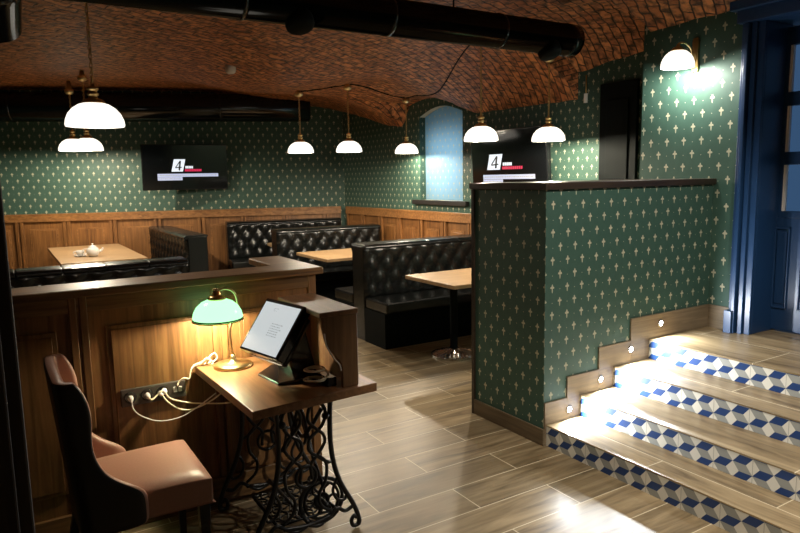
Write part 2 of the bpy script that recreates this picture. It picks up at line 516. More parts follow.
# side wall with a window niche
NY0, NY1, NZ0, NZ1 = 6.30, 7.22, 1.36, 2.49
def side_wall():
    mb = MB(); sc = 0.92
    def q(y0, y1, z0, z1, x=XS):   # facing -x ; y decreasing to the right in the picture
        paper_quad(mb, (x, y1), (x, y0), z0, z1, sc, -y1/(A_*sc), 0.3)
    q(NY1, 9.45, 0, TOPZ); q(3.40, NY0, 0, TOPZ); q(NY0, NY1, 0, NZ0)
    # arched head of the niche: strips above
    n = 10
    for i in range(n):
        y0 = NY0+(NY1-NY0)*i/n; y1 = NY0+(NY1-NY0)*(i+1)/n
        def zt(y): 
            t = (y-NY0)/(NY1-NY0); return NZ1-0.07+0.10*math.sin(PI*t)
        za, zb = zt(y0), zt(y1)
        uv = lambda y, z: (-y/(A_*sc), 0.3+z/(B_*sc))
        mb.face([(XS, y1, zb), (XS, y0, za), (XS, y0, TOPZ), (XS, y1, TOPZ)], 0, [uv(y1, zb), uv(y0, za), uv(y0, TOPZ), uv(y1, TOPZ)])
        mb.face([(XS, y0, za), (XS, y1, zb), (XS+0.3, y1, zb), (XS+0.3, y0, za)], 0, [(0, 0)]*4)
    for y in (NY0, NY1):
        paper_quad(mb, (XS, y), (XS+0.3, y), NZ0, NZ1, sc, 0.1, 0.3)
    mb.face([(XS, NY0, NZ0), (XS, NY1, NZ0), (XS+0.3, NY1, NZ0), (XS+0.3, NY0, NZ0)], 0, [(0, 0)]*4)
    mb.box(XS+0.34, XS+0.40, 3.40, 9.45, 0, TOPZ)
    tag(mb.build('wall_right', M_PAPER), kind='structure')
    bl = MB()
    paper_quad(bl, (XS+0.085, NY1-0.004), (XS+0.085, NY0+0.004), NZ0+0.002, NZ1+0.1, sc, 0.1, 0.3)
    tag(bl.build('window_2', M_BLIND), kind='structure')
    s = MB(); s.box(XS-0.06, XS+0.03, NY0-0.12, NY1+0.12, NZ0-0.055, NZ0)
    tag(s.build('window_1', M_BLACKW, bevel=0.004), kind='structure')
side_wall()

# wall with the sconce, and the jog to the side wall
LW0, LW1 = 2.645, 3.46
def lamp_wall():
    mb = MB(); sc = 1.14
    paper_quad(mb, (4.36, LW1), (4.36, LW0), 0, TOPZ, sc, 0.35, 0.12)
    paper_quad(mb, (XS+0.05, LW1), (4.36, LW1), 0, TOPZ, sc, 0.1, 0.12)
    mb.face([(4.36, LW0, 0), (4.70, LW0, 0), (4.70, LW0, TOPZ), (4.36, LW0, TOPZ)], 0, [(0, 0)]*4)
    mb.face([(4.70, LW0, 0), (XS+0.05, LW1, 0), (XS+0.05, LW1, TOPZ), (4.70, LW0, TOPZ)], 0, [(0, 0)]*4)
    tag(mb.build('wall_front', M_PAPER), kind='structure')
lamp_wall()

# walls out of frame that close the room
for nm, b in (('wall_left', (-3.1, -3.0, -2.6, 12.7)), ('wall_behind', (-3.0, 6.0, -2.7, -2.6)), ('wall_stairs', (2.9, 6.0, -1.1, -1.0))):
    w = MB(); w.box(*b, 0, TOPZ)
    o = w.build(nm, plain(nm+'_paint', (0.03, 0.06, 0.045), 0.7)); tag(o, kind='structure')
w = MB(); w.box(4.36, 4.70, -1.0, 1.20, 0, TOPZ)
tag(w.build('wall_beyond_door', plain('beyond_paint', (0.036, 0.098, 0.066), 0.6)), kind='structure')
w = MB(); w.box(-0.55, 0.012, 1.85, 2.2, 0, TOPZ)
w.box(-0.50, -0.02, 1.838, 1.85, 0.12, 2.4)
tag(w.build('wall_pier', M_CASING, bevel=0.006), kind='structure')

# ------------------------------------------------------------------ half wall beside the stairs
def half_wall():
    mb = MB(); y1 = 3.505; x0 = 2.742
    zt = 1.565
    paper_quad(mb, (x0, y1), (x0, YW), 0, zt, 1.0, 0.10, 0.62)
    paper_quad(mb, (x0, YW), (4.36, YW), 0, zt, 1.0, 0.53, 0.17)
    paper_quad(mb, (4.36, y1), (x0, y1), 0, zt, 1.0)
    paper_quad(mb, (4.36, YW), (4.36, y1), 0, zt, 1.0)
    mb.face([(x0, YW, zt), (4.36, YW, zt), (4.36, y1, zt), (x0, y1, zt)], 0, [(0, 0)]*4)
    o = mb.build('wall_half', M_PAPER); tag(o, kind='structure')
    c = MB(); c.box(x0-0.028, 4.355, YW-0.028, y1+0.028, zt, zt+0.042)
    tag(c.build('trim_1', M_CAPD, bevel=0.004), kind='structure')
    c = MB(); c.box(x0-0.014, x0+0.03, y1-0.005, y1+0.022, 0, zt)
    tag(c.build('trim_2', M_CAPD), kind='structure')
    b = MB(); b.box(x0-0.014, x0, YW-0.012, y1, 0, 0.105)
    tag(b.build('baseboard_left', wood('skirting_y', (0.085, 0.058, 0.032), (0.17, 0.125, 0.072), 'y', 0.45), bevel=0.003), kind='structure')
    # stepped skirting up the stairs
    s = MB()
    xs = [x0, 2.93, 3.209, 3.511, 4.36]
    zs = [RISE+0.138, RISE*2+0.138, RISE*3+0.150, LANDING+0.165]
    for i in range(4):
        s.box(xs[i], xs[i+1], YW-0.012, YW, (0 if i == 0 else 0.0), zs[i])
    tag(s.build('baseboard_stairs', M_SKIRT, bevel=0.002), kind='structure')
    s = MB(); s.box(4.348, 4.36, LW0, YW-0.012, LANDING, LANDING+0.165)
    tag(s.build('baseboard_front', wood('skirting_front', (0.115, 0.082, 0.048), (0.22, 0.165, 0.10), 'y', 0.45)), kind='structure')
half_wall()

# ------------------------------------------------------------------ wainscots
def wainscot(name, p0, p1, nrm, w, ztop=1.22):
    """panelled dado from plan point p0 to p1, nrm points into the room"""
    p0, p1, nrm = Vector(p0), Vector(p1), Vector(nrm)
    d = (p1-p0); L = d.length; d.normalize()
    def bx(mb, s0, s1, t0, t1, z0, z1, mi=0):
        P = [p0+d*s0+nrm*t0, p0+d*s1+nrm*t0, p0+d*s1+nrm*t1, p0+d*s0+nrm*t1]
        if d.cross(nrm) < 0: P = P[::-1]
        mb.prism([(p.x, p.y) for p in P], z0, z1, mi)
    mb = MB()
    bx(mb, 0, L, -0.02, 0.02, 0.0, ztop-0.03)
    bx(mb, 0, L, 0.02, 0.060, ztop-0.115, ztop-0.03, 1)
    bx(mb, 0, L, -0.02, 0.062, ztop-0.03, ztop, 1)
    bx(mb, 0, L, 0.02, 0.045, 0.0, 0.16, 1)
    n = int(L/w)+1
    for i in range(n+1):
        c = i*w
        for a, b in ((c-0.055, c-0.009), (c+0.009, c+0.055)):
            if a > 0.0 and b < L: bx(mb, a, b, 0.02, 0.052, 0.16, ztop-0.03)
    for i in range(n):
        a, b = i*w+0.15, min((i+1)*w-0.15, L-0.06)
        if b-a < 0.1: continue
        bx(mb, a, b, 0.02, 0.036, 0.28, ztop-0.24, 0)
        bx(mb, a-0.022, b+0.022, 0.02, 0.028, 0.258, ztop-0.218, 1)
    o = mb.build(name, [M_OAK, M_OAKX], bevel=0.003, seg=1); tag(o, kind='structure')
nb = Vector((bwd.y, -bwd.x))
wainscot('trim_3', BW0-bwd*3.051, BW1-bwd*0.07, nb, 0.637)
wainscot('trim_4', (XS, 9.29), (XS, 4.45), (-1, 0), 0.53)

# ------------------------------------------------------------------ doors
def doors():
    # dark door beside the sconce wall
    mb = MB(); mb.box(XS-0.03, XS+0.01, 3.80, 4.205, 0, 2.45)
    mb.box(XS-0.045, XS-0.03, 3.88, 4.12, 0.3, 1.1); mb.box(XS-0.045, XS-0.03, 3.88, 4.12, 1.25, 2.3)
    tag(mb.build('door_2', M_MATTE, bevel=0.004), kind='structure')
    z0 = LANDING
    # casing
    c = MB()
    c.box(4.315, 4.36, 2.615, 2.645, z0, 2.62); c.box(4.285, 4.36, 2.585, 2.612, z0, 2.62); c.box(4.315, 4.36, 2.545, 2.580, z0, 2.62)
    c.box(4.335, 4.36, 2.50, 2.645, z0, 2.62)
    c.box(4.27, 4.36, 2.595, 2.652, z0, z0+0.16)
    c.box(4.27, 4.36, 1.30, 2.66, 2.62, 2.72); c.box(4.23, 4.36, 1.28, 2.69, 2.70, 2.76)
    c.box(4.36, 4.66, 2.50, 2.645, z0, TOPZ)
    c.box(4.36, 4.70, 1.20, 2.50, 2.62, TOPZ)
    o = c.build('trim_5', M_BLUE, bevel=0.004); tag(o, kind='structure')
    # leaf
    d = MB(); X0, X1 = 4.60, 4.645
    yl, yr = 2.565, 1.52
    panes = [(2.475, 2.24), (2.16, 1.90), (1.82, 1.60)]
    panels = [(2.505, 2.40), (2.33, 2.225), (2.16, 2.05), (1.98, 1.87), (1.80, 1.69)]
    zp = [(1.377, 1.691), (1.778, 2.084), (2.176, 2.482)]
    ys = [yl] + [v for p in panes for v in p] + [yr]
    for i in range(0, len(ys), 2): d.box(X0, X1, ys[i+1], ys[i], 1.33, 2.60)
    for a, b in panes:
        zz = [1.33] + [v for p in zp for v in p] + [2.60]
        for i in range(0, len(zz), 2):
            if zz[i+1] > zz[i]+1e-4: d.box(X0, X1, b, a, zz[i], zz[i+1])
    d.box(X0, X1, yr, yl, z0+0.012, 1.33)
    for a, b in panels:
        d.box(X0-0.014, X0, b, b+0.012, 0.70, 1.265); d.box(X0-0.014, X0, a-0.012, a, 0.70, 1.265)
        d.box(X0-0.014, X0, b, a, 0.70, 0.712); d.box(X0-0.014, X0, b, a, 1.253, 1.265)
        d.box(X0-0.010, X0, b+0.02, a-0.02, 0.735, 1.235)
    leaf = d.build('door_1', M_BLUE, bevel=0.003); tag(leaf, kind='structure')
    for a, b in panes:
        for p, q in zp:
            g = MB(); g.box(X0+0.018, X0+0.026, b, a, p, q)
            g.build('pane', M_GLASS, leaf)
            r = MB(); r.box(X0+0.004, X0+0.03, a-0.018, a, p, q); r.box(X0+0.004, X0+0.03, b, b+0.012, p, q)
            r.build('glazing_bead', M_WPLAS, leaf)
doors()

# ------------------------------------------------------------------ staircase with patterned risers
def clip(poly, axis, val, keep_less):
    out = []
    n = len(poly)
    for i in range(n):
        a, b = poly[i], poly[(i+1) % n]
        ia = (a[axis] <= val) if keep_less else (a[axis] >= val)
        ib = (b[axis] <= val) if keep_less else (b[axis] >= val)
        if ia: out.append(a)
        if ia != ib:
            t = (val-a[axis])/(b[axis]-a[axis])
            out.append((a[0]+(b[0]-a[0])*t, a[1]+(b[1]-a[1])*t))
    return out

def riser(x, z0, z1, ylen, s0):
    """tumbling block tiles; s runs toward -y from the half wall"""
    mb = MB()
    E = 0.206/3; Q = 0.043*2/(E*math.sqrt(3))          # edge, vertical squash
    H = E*math.sqrt(3)*Q
    def put(poly, mi, off=0.0):
        for ax, v, less in ((0, 0, False), (0, ylen, True), (1, 0, False), (1, z1-z0, True)):
            poly = clip(poly, ax, v, less)
            if len(poly) < 3: return
        mb.face([(x-off, YW-0.012-p[0], z0+p[1]) for p in poly], mi)
    ni = int(ylen/(1.5*E))+3
    for i in range(-2, ni):
        for j in range(-2, 5):
            cx = s0 + i*1.5*E; cz = (z1-z0)*0.80 - H*0.25 - j*H + (H/2 if i % 2 else 0)
            v = [(cx+E*math.cos(k*PI/3), cz+E*math.sin(k*PI/3)*Q) for k in range(6)]
            c = (cx, cz)
            put([c, v[1], v[2], v[3]], 2); put([c, v[3], v[4], v[5]], 1); put([c, v[5], v[0], v[1]], 0)
    k = 0
    while True:
        s = s0 + 0.5*E + k*0.206 - 0.206*2
        if s > ylen: break
        if s > 0: put([(s-0.001, 0), (s+0.001, 0), (s+0.001, z1-z0), (s-0.001, z1-z0)], 3, 0.0004)
        k += 1
    # body of the tile so it has thickness
    y1 = YW-0.012
    mb.add([(x, y1, z0), (x, y1-ylen, z0), (x+0.012, y1-ylen, z0), (x+0.012, y1, z0), (x, y1, z1), (x, y1-ylen, z1), (x+0.012, y1-ylen, z1), (x+0.012, y1, z1)],
           [(4, 7, 6, 5), (0, 1, 2, 3), (2, 6, 7, 3), (0, 3, 7, 4), (1, 5, 6, 2)], 3)
    return mb

stairs = empty('staircase', (RX[0], 1.5, 0), label='four-step staircase with blue and white cube-pattern risers beside the half wall', cat='stairs')
def into(o, root):
    """parent o (built in world coordinates) to root without moving it"""
    o.parent = root
    o.matrix_parent_inverse = (Matrix.Translation(root.location) @ Matrix.Rotation(root.rotation_euler.z, 4, 'Z')).inverted()
    return o
for k in range(4):
    r = riser(RX[k], RISE*k, RISE*(k+1)-0.009, 3.4, [0.075, 0.055, 0.055, 0.055][k])
    into(r.build('riser', [M_TWHITE, M_TGREY, M_TBLUE, M_GROUT]), stairs)
    t = MB()
    t.box(RX[k]-0.003, (RX[k+1] if k < 3 else RX[k]+0.016), YW-0.012-3.4, YW-0.012, RISE*(k+1)-0.009, RISE*(k+1)+(0.0 if k < 3 else 0.002))
    into(t.build('tread' if k < 3 else 'nosing', M_TREAD, bevel=0.002), stairs)
    if k < 3:
        f = MB(); f.box(RX[k]+0.012, RX[k+1], YW-0.012-3.4, YW-0.012, 0 if k == 0 else 0.0, RISE*(k+1)-0.009)
        into(f.build('step_core', M_GROUT), stairs)

# step lights
STEP_LIGHTS = [((2.946, 0.193), 'round recessed light just above the lowest stair tread'),
               ((3.226, 0.338), 'round recessed light above the second stair tread from the bottom'),
               ((3.51, 0.491), 'round recessed light above the third stair tread, next below the landing light'),
               ((3.811, 0.630), 'round recessed light on the skirting of the top landing')]
def step_light(x, z, label):
    e = empty('step_light', (x, YW-0.012, z), label=label, cat='light', group='step lights up the stair skirting')
    rot = Matrix.Rotation(PI/2, 3, 'X')
    mb = MB(); mb.lathe([(0.0177, 0.0), (0.026, 0.0), (0.026, 0.004), (0.022, 0.006), (0.0177, 0.006), (0.0177, 0.0)], (0, 0, 0), 20, rot=rot)
    mb.build('ring', M_CHROME, e)
    mb = MB(); mb.lathe([(0.0175, 0.001), (0.0175, 0.005), (0.0001, 0.0055)], (0, 0, 0), 20, rot=rot)
    mb.build('lens', M_LED, e)
    L = bpy.data.lights.new('step_lamp', 'AREA'); L.shape = 'DISK'; L.size = 0.03; L.energy = STEP_W; L.color = COOL
    o = bpy.data.objects.new('step_lamp', L); link(o, e)
    o.location = (0, -0.011, 0.0); o.rotation_euler = (-PI/2, 0, 0)
for (x, z), lb in STEP_LIGHTS: step_light(x, z, lb)

# ------------------------------------------------------------------ panelled low partition (reception side)
def partition():
    e = empty('low_partition', (0.6, 3.3, 0), label='dark oak panelled low partition with a flat top rail behind the desk', cat='partition')
    tag(e, kind='thing')
    y = 3.23
    def P(mb, nm, m, bevel=0.003): return into(mb.build(nm, m, bevel=bevel, seg=1), e)
    b = MB(); b.box(-0.9, 1.43, y, 3.40, 0.0, 1.145); P(b, 'panel_backing', M_DOAK)
    b = MB(); b.box(1.30, 1.43, 3.40, 3.80, 0.0, 1.145); P(b, 'return_end', M_DOAK)
    b = MB(); b.prism([(-0.92, y-0.045), (1.465, y-0.045), (1.465, 3.84), (1.27, 3.84), (1.27, 3.43), (-0.92, 3.43)], 1.147, 1.184); P(b, 'cap_rail', M_DOAKX, 0.005)
    b = MB(); b.box(-0.9, 1.43, y-0.012, y, 1.075, 1.147); P(b, 'top_rail', M_DOAKX)
    b = MB(); b.box(-0.9, 1.43, y-0.022, y, 0.0, 0.14); P(b, 'skirting', M_DOAKX)
    for xc in (-0.46, 0.267, 0.90):
        b = MB(); b.box(xc-0.038, xc-0.006, y-0.016, y, 0.14, 1.147); b.box(xc+0.006, xc+0.038, y-0.016, y, 0.14, 1.147); P(b, 'stile', M_DOAK)
    b = MB(); b.box(1.385, 1.43, y-0.016, y, 0.14, 1.147); P(b, 'stile', M_DOAK)
    for a, c in ((-0.37, 0.175), (0.375, 0.80), (1.0, 1.33)):
        b = MB()
        b.box(a, c, y-0.010, y, 0.24, 1.0)
        b.box(a+0.02, c-0.02, y-0.016, y-0.010, 0.26, 0.98)
        P(b, 'raised_panel', M_DOAK)
partition()

# ------------------------------------------------------------------ sewing-machine table
def sewing_table():
    e = empty('sewing_table', (1.07, 2.8, 0), label='old cast-iron treadle sewing table with a plain wooden top used as reception desk', cat='table')
    P = lambda mb, nm, m, bevel=0.0: into(mb.build(nm, m, bevel=bevel), e)
    t = MB(); t.prism([(0.785, 2.412), (1.370, 2.455), (1.355, 3.20), (0.762, 3.20)], 0.712, 0.75); P(t, 'tabletop', M_DESK, 0.003)
    def frame(y):
        R = 0.0095
        mb = MB()
        def T(pts, r=R): mb.tube([(x, y, z) for x, z in pts], r, 7)
        def S(pts, r=R, n=6): T([(p.x, p.z) for p in spline([(x, 0, z) for x, z in pts], n)], r)
        cx = 1.085
        for s in (-1, 1):
            f = lambda pts: [(cx+s*a, z) for a, z in pts]
            # main curved leg with scroll foot
            S(f([(0.135, 0.71), (0.125, 0.55), (0.130, 0.40), (0.165, 0.26), (0.235, 0.12), (0.262, 0.04), (0.255, 0.012)]), 0.012)
            S(f([(0.255, 0.012), (0.228, 0.016), (0.222, 0.045), (0.238, 0.062), (0.25, 0.05)]), 0.010)
            # lower scalloped brace
            S(f([(0.235, 0.115), (0.19, 0.10), (0.15, 0.125), (0.11, 0.10), (0.06, 0.07), (0.0, 0.085)]))
            # lattice ribbons: interlaced waves
            S(f([(0.085, 0.71), (0.065, 0.67), (0.025, 0.63), (0.020, 0.575), (0.06, 0.53), (0.09, 0.50), (0.095, 0.46), (0.06, 0.41), (0.025, 0.37), (0.03, 0.30)]), 0.008)
            S(f([(0.02, 0.71), (0.045, 0.67), (0.09, 0.64), (0.105, 0.60), (0.09, 0.55), (0.06, 0.52), (0.022, 0.49), (0.018, 0.44), (0.06, 0.40), (0.105, 0.365), (0.13, 0.36)]), 0.008)
            S(f([(0.06, 0.41), (0.10, 0.36), (0.095, 0.28), (0.06, 0.22), (0.07, 0.16), (0.12, 0.12)]), 0.008)
            S(f([(0.155, 0.28), (0.13, 0.22), (0.15, 0.17), (0.19, 0.16), (0.20, 0.20)]), 0.007)
            mb.sphere((cx+s*0.105, y, 0.585), 0.018, 8)
        T([(cx-0.16, 0.70), (cx+0.16, 0.70)], 0.012)
        S([(cx-0.12, 0.10), (cx, 0.085), (cx+0.12, 0.10)])
        mb.torus((cx, y, 0.32), 0.05, 0.008, Matrix.Rotation(PI/2, 3, 'X'))
        return mb
    P(frame(2.62), 'side_frame', M_IRON)
    P(frame(3.12), 'side_frame', M_IRON)
    # cross braces between the frames
    b = MB()
    b.tube([(1.085, 2.62, 0.10), (1.085, 3.12, 0.10)], 0.010)
    for s in (-1, 1):
        pts = spline([(1.17, 2.62, 0.62), (1.17, 2.74, 0.50), (1.17, 2.87, 0.36+0.05*s), (1.17, 3.0, 0.50), (1.17, 3.12, 0.62)], 6)
        b.tube([(p.x, p.y, p.z if s > 0 else 0.86-p.z) for p in pts], 0.010)
    b.torus((1.17, 2.87, 0.43), 0.06, 0.009, Matrix.Rotation(PI/2, 3, 'Y'))
    P(b, 'cross_brace', M_IRON)
    # treadle grate
    g = MB()
    x0, x1, y0, y1, z = 0.955, 1.245, 2.66, 2.99, 0.10
    g.tube([(x0, y0, z), (x1, y0, z), (x1, y1, z), (x0, y1, z)], 0.010, 6, closed=True)
    for k in range(1, 9):
        yy = y0+(y1-y0)*k/9
        pts = [(x0+(x1-x0)*t/16, yy+0.012*math.sin(t*PI/2+k), z) for t in range(17)]
        g.tube(pts, 0.005, 5)
    for k in range(1, 8):
        xx = x0+(x1-x0)*k/8
        pts = [(xx+0.010*math.sin(t*PI/2+k), y0+(y1-y0)*t/16, z+0.003) for t in range(17)]
        g.tube(pts, 0.005, 5)
    P(g, 'treadle', M_IRON)
    w = MB(); rx = Matrix.Rotation(PI/2, 3, 'X')
    c = (1.185, 2.685, 0.150)
    w.torus(c, 0.108, 0.010, rx, 32, 6); w.torus(c, 0.088, 0.007, rx, 32, 6); w.torus(c, 0.03, 0.012, rx, 16, 6)
    for k in range(6):
        a = k*PI/3
        w.tube(spline([(c[0]+0.03*math.cos(a), c[1], c[2]+0.03*math.sin(a)), (c[0]+0.060*math.cos(a+0.25), c[1], c[2]+0.060*math.sin(a+0.25)), (c[0]+0.088*math.cos(a), c[1], c[2]+0.088*math.sin(a))], 5), 0.006, 6)
    w.tube([(c[0], 2.62, c[2]), (c[0], 2.72, c[2])], 0.012)
    P(w, 'drive_wheel', M_IRON)
sewing_table()

# ------------------------------------------------------------------ box hutch on the desk
def hutch():
    e = empty('desk_hutch', (1.19, 2.7, 0.75), label='wooden box hutch with a curved cable cut-out on the right of the desk', cat='cabinet')
    x0, x1, y0, y1, z0, zt = 1.117, 1.290, 2.475, 2.95, 0.7505, 1.094
    P = lambda mb, nm, m, bevel=0.0025: into(mb.build(nm, m, bevel=bevel, seg=1), e)
    t = MB(); t.box(x0-0.006, x1+0.004, y0-0.004, y1, zt-0.022, zt); P(t, 'top', wood('hutch_top', (0.12, 0.060, 0.024), (0.25, 0.13, 0.054), 'y', 0.42))
    zz = zt-0.0225
    s = spline([(1.213, 0, z0), (1.210, 0, z0+0.10), (1.185, 0, z0+0.14), (1.148, 0, z0+0.19), (1.130, 0, z0+0.25), (1.121, 0, zz)], 6)
    poly = [(x1, z0), (x1, zz)] + [(p.x, p.z) for p in s[::-1]]
    f = MB(); f.prism(poly, y0, y0+0.020, axis='y'); P(f, 'front_panel', M_HUTCH)
    b = MB(); b.box(x1-0.020, x1, y0+0.0205, y1, z0, zz); P(b, 'side_panel', M_HUTCH)
    b = MB(); b.box(x0, x1-0.0205, y1-0.02, y1, z0, zz); P(b, 'back_panel', M_HUTCH)
hutch()

# ------------------------------------------------------------------ point-of-sale terminal
def terminal():
    e = empty('touch_terminal', (1.08, 2.8, 0.75), label='black touch-screen till terminal with bright white screen on the wooden desk', cat='till')
    P = lambda mb, nm, m, bevel=0.0: into(mb.build(nm, m, bevel=bevel), e)
    bl, br = Vector((0.878, 2.837, 0.907)), Vector((0.952, 2.575, 0.899))
    tl, tr = Vector((1.044, 2.837, 1.114)), Vector((1.101, 2.582, 1.087))
    U = (br-bl).normalized(); W = (br-bl).length
    V = ((tl-bl)+(tr-br))*0.5; H = V.length; V.normalize(); V = (V-U*V.dot(U)).normalized()
    N = U.cross(V).normalized()
    if N.x > 0: N = -N
    O = bl
    def at(u, v, n): return O+U*(u*W)+V*(v*H)+N*n
    def slab(u0, u1, v0, v1, n0, n1):
        mb = MB()
        q = [at(u0, v0, n0), at(u1, v0, n0), at(u1, v1, n0), at(u0, v1, n0), at(u0, v0, n1), at(u1, v0, n1), at(u1, v1, n1), at(u0, v1, n1)]
        mb.add(q, [(0, 1, 2, 3), (7, 6, 5, 4), (4, 5, 1, 0), (5, 6, 2, 1), (6, 7, 3, 2), (7, 4, 0, 3)])
        return mb
    P(slab(-0.015, 1.015, -0.02, 1.02, -0.050, -0.002), 'housing', M_BLACK, 0.006)
    P(slab(0.08, 0.97, -0.04, 0.90, -0.085, -0.050), 'rear_cover', M_BLACK, 0.012)
    sc = P(slab(0.035, 0.955, 0.02, 0.95, -0.003, 0.0), 'display', M_POS)
    # marks on the display: a small emblem and lines of text
    mk = MB()
    def mark(u0, u1, v0, v1):
        mk.face([at(u0, v0, 0.0008), at(u1, v0, 0.0008), at(u1, v1, 0.0008), at(u0, v1, 0.0008)])
    for k in range(6):
        v = 0.56-0.045*k
        u = 0.47
        while u < 0.72:
            l = rnd.choice((0.02, 0.03, 0.045)); mark(u, u+l, v, v+0.02); u += l+0.012
    pts = [at(0.40+0.05*math.cos(a), 0.83+0.03*math.sin(a*1.0)+0.012*math.sin(3*a), 0.0008) for a in np.linspace(0.3, 5.2, 16)]
    into(mk.build('printed_text', M_SDIM), sc)
    mk = MB(); mk.tube(pts, 0.0012, 4); into(mk.build('emblem', M_SDIM), sc)
    # neck and wedge foot
    c = at(0.55, 0.42, -0.07)
    n = MB()
    a0 = [Vector((1.065, 2.655, 0.762)), Vector((1.180, 2.655, 0.762)), Vector((1.180, 2.86, 0.762)), Vector((1.065, 2.86, 0.762))]
    b0 = [Vector((1.005, 2.63, 0.955)), Vector((1.108, 2.63, 1.02)), Vector((1.098, 2.76, 1.02)), Vector((0.995, 2.76, 0.955))]
    n.add(a0+b0, [(3, 2, 1, 0), (4, 5, 6, 7), (0, 1, 5, 4), (1, 2, 6, 5), (2, 3, 7, 6), (3, 0, 4, 7)])
    P(n, 'neck', M_BLACK, 0.010)
    f = MB()
    z0 = 0.7502
    poly = [(0.965, 2.865), (0.988, 2.665), (1.190, 2.635), (1.20, 2.90), (1.05, 2.91)]
    lo = [(x, y, z0) for x, y in poly]
    hi = [(x, y, z0+(0.010 if x < 1.0 else 0.030)) for x, y in poly]
    m = len(poly)
    f.add(lo+hi, [tuple(range(m))[::-1], tuple(range(m, 2*m))]+[(i, (i+1) % m, m+(i+1) % m, m+i) for i in range(m)])
    P(f, 'foot', M_BLACK, 0.004)
terminal()

# ------------------------------------------------------------------ banker's lamp
def desk_lamp():
    bx, by = 0.918, 3.085
    e = empty('desk_lamp', (bx, by, 0.75), label='brass desk lamp with lit green glass dome shade at the back of the desk', cat='lamp')
    b = MB(); b.lathe([(0.0001, 0.001), (0.092, 0.001), (0.094, 0.008), (0.088, 0.016), (0.06, 0.022), (0.022, 0.028), (0.013, 0.045), (0.011, 0.06), (0.0001, 0.061)], n=32)
    b.build('base', M_GOLD, e)
    s = MB()
    pts = spline([(0, 0, 0.05), (-0.006, 0, 0.13), (-0.008, 0, 0.18), (0.005, -0.006, 0.225), (0.030, -0.008, 0.265), (0.034, -0.008, 0.325), (0.018, -0.006, 0.370), (-0.020, -0.003, 0.388), (-0.062, 0, 0.380)], 6)
    s.tube(pts, 0.0058, 10)
    s.sphere((-0.062, 0, 0.384), 0.011, 8); s.sphere((-0.074, 0, 0.386), 0.007, 6)
    s.build('stem', M_GOLD, e)
    cx = -0.062; dz = 0.034
    h = MB(); h.lathe([(0.040, 0.305), (0.046, 0.312), (0.036, 0.322), (0.018, 0.330), (0.020, 0.342), (0.008, 0.350)], (cx, 0, dz), 20)
    h.build('shade_holder', M_BRASS, e)
    g = MB()
    g.lathe([(0.116, 0.213), (0.118, 0.222), (0.113, 0.245), (0.098, 0.272), (0.075, 0.293), (0.045, 0.306), (0.0405, 0.306), (0.072, 0.289), (0.094, 0.268), (0.109, 0.243), (0.113, 0.222), (0.112, 0.213), (0.116, 0.213)], (cx, 0, dz), 36)
    sh = g.build('lamp_shade', M_GREENG, e)
    r = MB(); r.torus((cx, 0, 0.213+dz), 0.116, 0.0042, None, 40, 6)
    r.build('rim', M_GREENR, sh)
    r2 = MB(); r2.lathe([(0.112, 0.2085), (0.122, 0.2065), (0.122, 0.2045), (0.112, 0.2045), (0.112, 0.2085)], (cx, 0, dz), 36)
    r2.build('rim_flange', M_GOLD, sh)
    u = MB(); u.sphere((cx, 0, 0.255+dz), 0.022, 8); u.build('bulb', M_BULB, e)
    L = bpy.data.lights.new('desk_bulb', 'POINT'); L.energy = DESK_W; L.color = (1.0, 0.82, 0.57); L.shadow_soft_size = 0.02
    o = bpy.data.objects.new('desk_bulb', L); link(o, e); o.location = (cx, 0, 0.228+dz)
desk_lamp()

